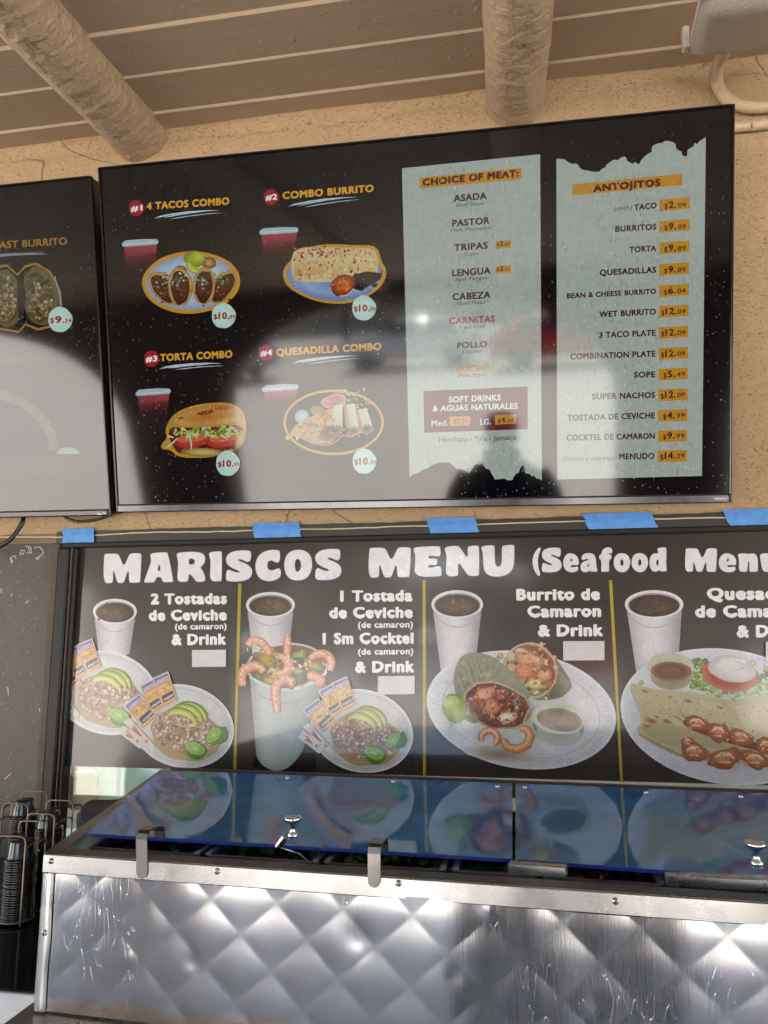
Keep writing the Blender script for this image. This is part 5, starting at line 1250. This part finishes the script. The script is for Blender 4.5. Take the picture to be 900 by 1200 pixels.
def avocado(P, cx, cy):
    for k, (dx, dy, rr_) in enumerate(((9, -5.5, 0), (4, -3, 0), (-2, 1.5, 0))):
        pts = []
        for q in range(13):
            a = math.radians(-178+165*q/12); x, y = 18.5*math.cos(a), 12.5*math.sin(a); pts.append((cx+dx-4+x*.90-y*.42, cy+dy+11+x*.42+y*.90))
        P.stroke(pts, [1, 5, 7.5, 8.6, 9, 9, 9, 8.8, 8.2, 7.4, 6.2, 4.4, 1.5], '5a7c1c'); P.stroke([(x-.3, y+.9) for x, y in pts], [.5, 3.5, 5.8, 6.6, 7, 7, 7, 6.8, 6.2, 5.4, 4.4, 2.8, .8], 'a6b440'); P.stroke([(x-.5, y+1.8) for x, y in pts], [.3, 1.8, 3.2, 3.6, 4, 4, 4, 3.8, 3.2, 2.6, 2, 1.2, .4], 'd2cc74')
def packets(P, ox, oy):
    q = lambda x, y: (70+x*.2333+ox, 740+y*.2333+oy)
    for (a, b_, c, d) in (((465, 235), (545, 200), (592, 345), (520, 385)), ((400, 275), (470, 235), (525, 380), (460, 420)), ((318, 372), (400, 310), (495, 425), (422, 492))):
        P.poly([q(*a), q(*b_), q(*c), q(*d)], 'd8c8c4'); m_ = lambda u, v: tuple((a[i]*(1-u)+b_[i]*u)*(1-v)+(d[i]*(1-u)+c[i]*u)*v for i in (0, 1))
        P.poly([q(*m_(.04, .25)), q(*m_(.96, .25)), q(*m_(.96, .97)), q(*m_(.04, .97))], 'c47a60'); P.poly([q(*m_(.1, .30)), q(*m_(.9, .30)), q(*m_(.9, .93)), q(*m_(.1, .93))], 'dcb478')
        P.crumbs(14, lambda r: q(*m_(r.uniform(.15, .85), r.uniform(.34, .62))), (1.2, 2.6), ['e6c078', 'dcae60', 'c88c44'])
        P.poly([q(*m_(.06, .04)), q(*m_(.94, .04)), q(*m_(.94, .22)), q(*m_(.06, .22))], '6a6ea8'); P.poly([q(*m_(.14, .64)), q(*m_(.88, .64)), q(*m_(.88, .86)), q(*m_(.14, .86))], '2c3050')
        p0, p1 = q(*m_(.2, .82)), q(*m_(.84, .82)); P.text('KRISPY', p0, p1, 3.4, 'e6e0dc', .04); p0, p1 = q(*m_(.14, .2)), q(*m_(.88, .2)); P.text('KRISPY', p0, p1, 2.8, 'e6e4ea', .03)
    for (a, b_, c, d) in (((298, 510), (320, 470), (440, 560), (402, 590)), ((318, 455), (352, 435), (485, 580), (465, 608))):
        P.poly([q(*a), q(*b_), q(*c), q(*d)], 'cfcbc8'); m_ = lambda u, v: tuple((a[i]*(1-u)+b_[i]*u)*(1-v)+(d[i]*(1-u)+c[i]*u)*v for i in (0, 1))
        P.stroke([q(*m_(.3, .25)), q(*m_(.5, .55))], 2.4, 'b85040'); P.stroke([q(*m_(.7, .2)), q(*m_(.5, .45))], 1.5, 'b85040'); P.blob(*q(*m_(.5, .72)), 2.2, 2.2, 0, ['b85040', 'cf8478'])
def ceviche(P, ox, oy, limes=2, ry=48.5):
    shell(P, 214+ox, 851+oy, 61, ry, 14)
    P.blob(218+ox, 861+oy, 42, 31, 14, ['a8683c', 'b07844', 'b88c5c', 'a89c74'], .05)
    P.blob(216+ox, 857+oy, 38, 25, 12, ['a87c64', 'b08870', 'b89478'], .06)
    sea = ['d8bcb0', 'c8a494', 'e0ccc0', 'b48874', 'd8b8a4', 'c09880', 'e4d4c8', 'ac7c64', 'ccA490'.lower(), 'a07058', 'd4c0b4']
    P.crumbs(260, lambda r: (lambda a, q: (217+ox+37*q*math.cos(a)-3*math.sin(a), 858+oy+24*q*math.sin(a)+8*q*math.cos(a)))(r.uniform(0, 6.28), r.random()**.5), (1.6, 3.9), sea)
    P.crumbs(26, lambda r: (217+ox+r.gauss(0, 16), 860+oy+r.gauss(0, 10)), (.7, 1.5), ['4c7438', '5c4430', '7c3c30'], shade=False)
    avocado(P, 219+ox, 834+oy); lime(P, 229+ox, 878.5+oy, 13.5, 20)
    if limes > 1: lime(P, 251+ox, 863+oy, 12, -50)
    packets(P, ox, oy)
fitem(lambda P: styro(P, 134.7, 716.5, 25.7, 14.8, 766, 115.5, 152), 'drink_picture', .0003, 21)
fitem(lambda P: styro(P, 316.9, 708.8, 28.6, 15, 768, 296, 338, '5e4b38'), 'drink_picture', .0003, 22)
fitem(lambda P: styro(P, 535.8, 708.2, 30.3, 16.5, 790, 517, 556, '6a5646'), 'drink_picture', .0003, 23)
fitem(lambda P: styro(P, 766.5, 708.3, 34.3, 16.7, 790, 746, 794, '4e3a30'), 'drink_picture', .0003, 24)
fitem(lambda P: ceviche(P, -89, -39, 1), 'ceviche_plate_picture', .0008, 25)
fitem(lambda P: ceviche(P, 0, 0, 2), 'ceviche_plate_picture', .0022, 26)
fitem(lambda P: ceviche(P, 210, 5.5, 2), 'ceviche_plate_picture', .0028, 27)
def shrimp(P, pts, wd=9, c=('d08c70', 'dca48a', 'e8c4b0')):
    n = len(pts); W = [wd*(.35+.65*math.sin(math.pi*min(1, .18+.62*i/(n-1)))) for i in range(n)]
    P.stroke(pts, W, dim(c[0], .8)); P.stroke([(x-.2, y-.3) for x, y in pts], [q*.88 for q in W], c[0]); P.stroke([(x-.5, y-.6) for x, y in pts], [q*.62 for q in W], c[1]); P.stroke([(x-.8, y-1.0) for x, y in pts], [q*.28 for q in W], c[2])
    for i in range(1, n-1):
        (xa, ya), (xb, yb) = pts[i-1], pts[i+1]; l = math.hypot(xb-xa, yb-ya) or 1; x, y = pts[i]; w_ = W[i]*.42; (P.stroke([(x-(yb-ya)/l*w_, y+(xb-xa)/l*w_), (x+(yb-ya)/l*w_, y-(xb-xa)/l*w_)], .5, dim(c[0], .97)) if i % 2 else None)
def arc(cx, cy, rx, ry, a0, a1, n=12): return [(cx+rx*math.cos(math.radians(a0+(a1-a0)*i/n)), cy+ry*math.sin(math.radians(a0+(a1-a0)*i/n))) for i in range(n+1)]
def cocktail(P):
    q = lambda x, y: (270+x*.14444, 740+y*.14444)
    P.poly([(300, 880), (296, 898), (312, 905), (372, 905), (368, 880)], '14110f')
    n = 14; shd = ['8e9a9c', 'a2aeb0', 'b4bec0', 'bcc6c8', 'bac6c8', 'b6c2c4', 'b2bec0', 'aebabe', 'aab8bc', 'a6b4b8', 'a2b0b4', '9cacb0', '94a2a8', '8a989e', '7c8a90']
    bl, br = q(210, 1010), q(600, 930); L0, L1 = q(158, 370), q(785, 330)
    for k in range(n):
        a, b_ = k/n, (k+1)/n
        tp = lambda t: (L0[0]+(L1[0]-L0[0])*t, L0[1]+(L1[1]-L0[1])*t+17*math.sin(math.pi*t)); bt = lambda t: (bl[0]+(br[0]-bl[0])*t+(2 if t < .5 else -2)*0, bl[1]+(br[1]-bl[1])*t+23*math.sin(math.pi*t)**.7)
        P.gquad([tp(a), tp(b_), bt(b_), bt(a)], [shd[k], shd[k+1], dim(shd[k+1], .95), dim(shd[k], .95)])
    P.stroke([(L0[0]+1+(L1[0]-L0[0]-2)*t, L0[1]+15+(L1[1]-L0[1])*t+18*math.sin(math.pi*t)) for t in [i/18 for i in range(19)]], 1.2, '93a0a4')
    P.blob(336.5, 781, 45.5, 25, -2, ['6c4a34', '74503a', '7c5c48'], n=48); P.ring(336.5, 781, 45.5, 25.5, -2, 2.2, 'ccd2d4')
    P.stroke([(L0[0]+(L1[0]-L0[0])*t, L0[1]+17.6*math.sin(math.pi*t)+(L1[1]-L0[1])*t) for t in [i/18 for i in range(19)]], [1.5]+[3.2]*17+[1.5], 'ccd4d6')
    P.crumbs(70, lambda r: (336+r.gauss(0, 19), 782+r.gauss(0, 9)), (2.5, 5.5), ['a4683c', 'c08858', '7c8c3c', 'c8b060', '8c4c30', 'caa890', 'd0b4a0', '5c6c38'])
    for x, y, rx, ry, rot, c in ((300, 230, 80, 50, 30, ('c8a83c', 'b8962c', '6a8434')), (560, 190, 72, 40, -20, ('c4a850', '8c9a50', '4c6444')), (545, 250, 52, 42, 0, ('4c6458', '3c5446', '2c4036')), (560, 370, 60, 75, 30, ('5a7460', '3e5a48', '2a4234')), (690, 280, 78, 45, 15, ('c0a848', '8c9440', '3c5c3c')), (320, 400, 60, 32, 10, ('d0b050', 'b89c3c', '6a8040')), (340, 330, 40, 40, 0, ('dcd8a8', 'c8c48c', 'b4a878')), (545, 320, 45, 30, 10, ('b8b85c', '9aa048', '5c7440'))):
        P.blob(*q(x, y), rx*.1444, ry*.1444, rot, [c[0], c[1], c[2]], .12)
    for pts, w_ in (([(140, 115), (180, 75), (240, 85), (290, 130), (320, 190)], 12), ([(465, 30), (462, 90), (460, 150), (458, 190)], 11), ([(105, 440), (90, 380), (110, 320), (170, 285), (230, 285), (275, 330)], 13.5), ([(380, 200), (440, 220), (475, 270), (450, 330), (380, 350)], 13), ([(380, 660), (372, 580), (365, 500), (380, 430), (430, 385), (490, 400), (495, 440)], 13.5), ([(650, 220), (700, 185), (780, 190), (820, 250), (805, 320)], 12), ([(630, 350), (680, 370), (740, 400), (700, 430)], 13)):
        pp = [q(*p) for p in pts]; sm = []
        for i in range(len(pp)-1):
            a = pp[max(0, i-1)]; b_ = pp[i]; c = pp[i+1]; d = pp[min(len(pp)-1, i+2)]
            for k in range(4):
                t = k/4; sm.append(tuple(.5*((2*b_[j])+(c[j]-a[j])*t+(2*a[j]-5*b_[j]+4*c[j]-d[j])*t*t+(3*b_[j]-a[j]-3*c[j]+d[j])*t**3) for j in (0, 1)))
        sm.append(pp[-1]); shrimp(P, sm, w_*.9)
        P.crumbs(16, lambda r: (lambda p: (p[0]+r.gauss(0, w_*.2), p[1]+r.gauss(0, w_*.2)))(r.choice(sm[:-3])), (.7, 2.2), ['e8c0a8', 'd89878', 'c88468', 'f0d4c4', 'dca088'], shade=False)
    P.crumbs(60, lambda r: (336+r.gauss(0, 17), 782+r.gauss(0, 8)), (1, 3.0), ['b87c50', 'd4a078', '8c9c4c', 'd8c880', 'a0603c', 'e0c0a8', '4c6440'], shade=False)
fitem(cocktail, 'shrimp_cocktail_picture', .0006, 28)
def bplate(P):
    q = lambda x, y: (500+x*.2556, 740+y*.2556)
    c = q(434, 360); P.blob(c[0], c[1], 112, 68.5, 9, ['c2c6cc', 'c4c8d2', 'c8ccd8', 'ced2de'], n=72); P.ring(c[0], c[1], 109, 66, 9, 2, 'dadde8', 72); P.ring(c[0], c[1]+1, 92, 54, 9, 1.2, 'aeb2bc', 72); P.blob(c[0], c[1]+3, 88, 50, 9, ['bcc0c0', 'c2c6ca', 'c6cad0', 'cacdd4'], n=64)
    for k in range(70): a = math.radians(k*360/70); P.stroke([(c[0]+96*math.cos(a), c[1]+57*math.sin(a)+10*math.cos(a)), (c[0]+105*math.cos(a), c[1]+63*math.sin(a)+14*math.cos(a))], .7, 'b8bcc8')
    P.blob(*q(330, 560), 42, 9, 6, ['8a7a66', 'a89c8c', 'c0c0bc'])
    P.poly(chaikin([q(*p) for p in ((560, 90), (600, 130), (668, 235), (660, 270), (610, 310), (500, 320), (470, 290))], 2), '7c7c66'); P.gquad([q(600, 170), q(655, 235), q(625, 300), q(560, 305)], ['8c8c74', '94947c', '74745c', '5c5c48'])
    P.blob(*q(476, 178), 31, 33.5, -32, ['b0825c', 'a87448', 'c8b48c', '8c7c5c'], .03); P.blob(*q(474, 178), 28, 30, -32, ['94603c', 'a46c40', '8a5430'], .04)
    P.crumbs(90, lambda r: q(474+r.gauss(0, 48), 180+r.gauss(0, 52)), (2, 5), ['c08858', 'a46238', 'd8b48c', '8c5430', 'd4a070', '74442c', 'b8c088', 'e0c8a8'])
    for x, y, rx, ry, ro, cc in ((435, 95, 34, 20, 10, ('c8c4a8', '9c9878')), (390, 115, 24, 26, 0, ('c4bc9c', '948c6c')), (390, 170, 24, 28, 0, ('c8a888', '946c4c')), (470, 130, 70, 34, 12, ('d8a484', 'b87454')), (455, 185, 55, 36, -10, ('dc8c5c', 'b4542c')), (540, 200, 34, 34, 0, ('e0a888', 'b87858')), (500, 240, 44, 26, 0, ('d8cc94', 'a09458')), (560, 245, 30, 26, 0, ('a87454', '6c402c')), (500, 280, 36, 18, 8, ('90a05c', '5c6c34'))): P.blob(*q(x, y), rx*.2556, ry*.2556, ro, [bright(cc[0], 1.05), cc[0], cc[1]], .12, hi=(-.2, -.3))
    P.crumbs(110, lambda r: q(474+r.gauss(0, 50), 180+r.gauss(0, 55)), (.8, 3.2), ['c89870', 'a87048', 'dcbc98', '946040', 'd4a884', 'a4a070', 'e4d0b4', 'b88460'], shade=False)
    P.ring(*q(476, 178), 29, 31.5, -32, 1.6, 'c8b896')
    P.poly(chaikin([q(*p) for p in ((122, 200), (150, 110), (230, 92), (300, 112), (360, 160), (430, 215), (475, 280), (470, 320), (300, 330), (190, 370), (160, 345), (125, 270))], 2), '8c8c78')
    for k in range(16): a = k/15; P.stroke([q(130+150*a, 215-100*math.sin(a*2.6)+20*a), q(165+180*a, 300-60*a+40*a*a)], 2.2, ['8a8a74', '97977f', '7f7f6a', '93937c'][k % 4])
    P.crumbs(26, lambda r: q(r.uniform(140, 400), r.uniform(120, 260)), (1.5, 5), ['999a82', '7c7c68', 'a4a48c'], shade=False)
    P.blob(*q(322, 338), 41, 27, 18, ['8c4426', '94482a', '7c3c20', 'ac9470'], .05); P.blob(*q(322, 340), 38, 24.5, 18, ['7c3018', '8c3c1e', '642812'], .05)
    P.crumbs(120, lambda r: (lambda a, s_: q(322+140*s_*math.cos(a)-20*math.sin(a), 340+84*s_*math.sin(a)+34*s_*math.cos(a)))(r.uniform(0, 6.28), r.random()**.5), (1.5, 4.2), ['8c3c1e', 'a8542c', '5c2412', 'b4683c', '742c16', '4c2414', 'a44020'])
    for x, y, rx, ry, ro, cc in ((265, 290, 52, 32, -30, ('dca484', 'b86c48')), (295, 345, 38, 40, 0, ('cc8c68', '9c5434')), (240, 330, 30, 26, 0, ('b8603c', '7c301a')), (370, 395, 48, 26, -12, ('e0d4c8', 'a88470')), (415, 325, 24, 20, 30, ('8c8884', '5c5450')), (385, 270, 26, 12, 20, ('5c5c44', '3c3424')), (340, 300, 26, 18, 0, ('a85c34', '70301a'))): P.blob(*q(x, y), rx*.2556, ry*.2556, ro, [bright(cc[0], 1.08), cc[0], cc[1]], .14, hi=(-.2, -.3))
    P.crumbs(130, lambda r: (lambda a, s_: q(322+140*s_*math.cos(a)-20*math.sin(a), 340+84*s_*math.sin(a)+34*s_*math.cos(a)))(r.uniform(0, 6.28), r.random()**.5), (.7, 3.0), ['a4542c', 'b8704c', '6c2c18', 'c48c68', '84401f', 'd0a488', '5c2414'], shade=False)
    P.stroke([q(*p) for p in ((165, 345), (180, 280), (230, 238), (310, 230), (390, 262), (450, 300), (476, 345), (455, 390), (440, 430), (400, 448))], 2.2, 'b8aa88')
    P.blob(*q(128, 352), 14, 17.5, -12, ['b8cc7c', 'a4bc5c', '8ca844', '6c8c34'], .03); P.blob(*q(112, 325), 10, 8, -12, ['ccd8a0', 'b0c470']); P.blob(*q(205, 400), 8, 5, 20, ['4c5c2c', '6c7c44'], .2)
    shrimp(P, arc(*q(288, 490), 9.5, 9, -200, 60, 14), 9, ('c4683c', 'd48c64', 'e8bc9c')); shrimp(P, [q(*p) for p in ((350, 500), (370, 530), (420, 540), (460, 520), (475, 480), (460, 450), (430, 445))], 11, ('c87430', 'd89448', 'e6b878'))
    P.blob(*q(605, 430), 30, 22, 8, ['8c8c74', '94947c', 'a4a490', '7c7c68'], .0); P.blob(*q(605, 470), 26, 13.5, 6, ['8c8c70', '9c9c84', 'b0b0a0'])
    P.blob(*q(600, 400), 31, 17.5, 10, ['b4b8a8', 'b8bcae', 'c8ccc0'], n=44); P.blob(*q(610, 405), 27, 13.5, 9, ['6a4c20', '6c4a1c', '5c3c18', '8a7438'], .01, n=40, hi=(.4, 0)); P.crumbs(30, lambda r: q(605+r.gauss(0, 45), 405+r.gauss(0, 18)), (.8, 2.2), ['7c5a24', '523414', '846428'], shade=False)
fitem(bplate, 'burrito_plate_picture', .0015, 29)
def qplate(P):
    q = lambda x, y: (700+x*.2584, 620+y*.2584)
    P.blob(852, 840, 126, 79, 9, ['c2c6cc', 'c4c8d2', 'c8ccd8', 'ced2de'], n=72); P.ring(852, 840, 123, 76.5, 9, 2, 'dadde8', 72); P.blob(854, 842, 104, 61, 9, ['bcc0c0', 'c2c6ca', 'c6cad0', 'cacdd4'], n=64)
    green = ['7c9c50', '94b068', '5c7c38', 'a8bc84', '6c8c44', 'bccaa0', '8ca45c']
    P.crumbs(210, lambda r: q(600+r.gauss(0, 130), 705+r.gauss(0, 34)), (2, 5), green, shade=False); P.crumbs(60, lambda r: q(450+r.gauss(0, 22), 650+r.gauss(0, 34)), (2, 6), green)
    P.crumbs(60, lambda r: q(800+r.gauss(0, 50), 670+r.gauss(0, 26)), (2, 6), green)
    for k in range(170):
        x, y = P.r.choice(((600, 700), (600, 710), (450, 655), (820, 660))); x, y = q(x+P.r.gauss(0, 70 if x == 600 else 22), y+P.r.gauss(0, 26)); a = P.r.uniform(0, 6.28); l = P.r.uniform(3, 8)
        P.stroke([(x, y), (x+l*.5*math.cos(a), y+l*.5*math.sin(a)), (x+l*math.cos(a+.7), y+l*math.sin(a+.7)*.8)], [1.2, 2.6, .6], P.r.choice(green+['c8d4b0', '4c6c30'])); P.L -= P.step*.7
    P.blob(*q(600, 662), 33, 19, 10, ['a44830', 'b0543a', '9c3c28', 'bc6c50'], .02); P.blob(*q(612, 634), 28.5, 15.5, 10, ['dcdcdc', 'd4d4d6', 'c8c8cc', 'b8b8bc'], .04); P.blob(*q(600, 610), 14, 7, 0, ['e4e4e6', 'd6d6d8'], .15); P.blob(*q(650, 600), 8, 4, 10, ['e6e6e8', 'd4d4d6'], .15); P.stroke([q(620, 600), q(660, 610), q(665, 630), q(630, 640)], 1.4, 'b4b4b8')
    P.blob(*q(335, 665), 24, 17, 2, ['84745c', '8c7c64', '9c9480'], 0); P.blob(*q(333, 625), 27.5, 16.5, 2, ['c0c0ac', 'b4b4a0', 'b8bca8'], n=40); P.blob(*q(335, 645), 24, 11.5, 2, ['6c3c20', '744224', '5c3018', '8c6440'], .01, n=36)
    P.poly(chaikin([q(*p) for p in ((145, 700), (170, 700), (240, 725), (430, 740), (600, 782), (700, 760), (780, 745), (1000, 740), (1000, 1090), (860, 1090), (600, 1060), (400, 1040), (290, 990), (190, 930), (180, 905), (215, 870), (180, 800))], 2), 'b8b090')
    P.gquad([q(190, 740), q(560, 790), q(700, 960), q(240, 860)], ['b4ac8a', 'c4bc9c', 'b8ae8c', 'c4bc9e']); P.gquad([q(620, 800), q(900, 780), q(900, 980), q(690, 950)], ['c4bc9c', 'bab290', 'b4ac8a', 'c0b898'])
    P.crumbs(150, lambda r: (lambda x: q(x, 760+(x-200)*.06+r.uniform(10, 160)))(r.uniform(200, 900)), (.6, 1.8), ['a89c74', '9c8c64', 'ccc4a8', '948460'], shade=False)
    P.poly(chaikin([q(*p) for p in ((185, 905), (230, 880), (330, 890), (420, 905), (620, 975), (900, 1040), (900, 1075), (640, 1010), (480, 985), (380, 985), (290, 975))], 2), 'a89f7c'); P.stroke([q(*p) for p in ((190, 930), (290, 985), (400, 1035), (600, 1055))], 3, '9c9068')
    for x, y, rx, ry in ((330, 762, 12, 5), (412, 780, 22, 9), (215, 735, 20, 7), (245, 870, 30, 14), (315, 873, 26, 11), (225, 893, 20, 8), (270, 852, 16, 6), (560, 810, 12, 6), (860, 850, 16, 7)): P.blob(*q(x, y), rx*.2584, ry*.2584, 18, ['7c4422', 'a0744a', 'b49870'], .15)
    P.poly(chaikin([q(*p) for p in ((380, 860), (480, 870), (640, 940), (780, 990), (900, 1030), (900, 1050), (640, 985), (500, 940), (400, 900))], 1), '6c3c22')
    for x, y, rx, ry, ro in ((450, 880, 58, 32, 14), (548, 922, 52, 44, 20), (650, 945, 60, 36, 18), (770, 985, 55, 38, 20), (440, 1010, 62, 44, 24), (580, 1040, 80, 46, -14), (715, 1045, 70, 38, 22), (410, 965, 30, 20, 0), (850, 1070, 60, 36, 10)):
        cx, cy = q(x, y); cc = ('bc7c54', '9c5a38'); P.blob(cx, cy, rx*.2584, ry*.2584, ro, ['dcac88', cc[0], cc[1], '8c4a2c'], .16, hi=(-.1, -.35)); P.stroke([(cx-rx*.15, cy-ry*.02), (cx-rx*.06, cy-ry*.12), (cx+rx*.06, cy-ry*.11), (cx+rx*.14, cy+ry*.02)], [1, 3.6, 3.2, 1], 'e4c8b4'); P.stroke([(cx-rx*.1, cy+ry*.09), (cx+rx*.08, cy+ry*.1)], [1, 2.4], 'dcb49c'); P.crumbs(16, lambda r: (cx+r.gauss(0, rx*.1), cy+r.gauss(0, ry*.09)), (.8, 2.6), ['d08c5c', 'b46438', '94481f', 'd8a47c', 'c07a48'], shade=False)
    P.stroke([q(345, 845), q(385, 870), q(412, 888)], .9, '6c6040'); P.stroke([q(372, 820), q(395, 850)], .8, '6c6040')
fitem(qplate, 'quesadilla_plate_picture', .0015, 30)
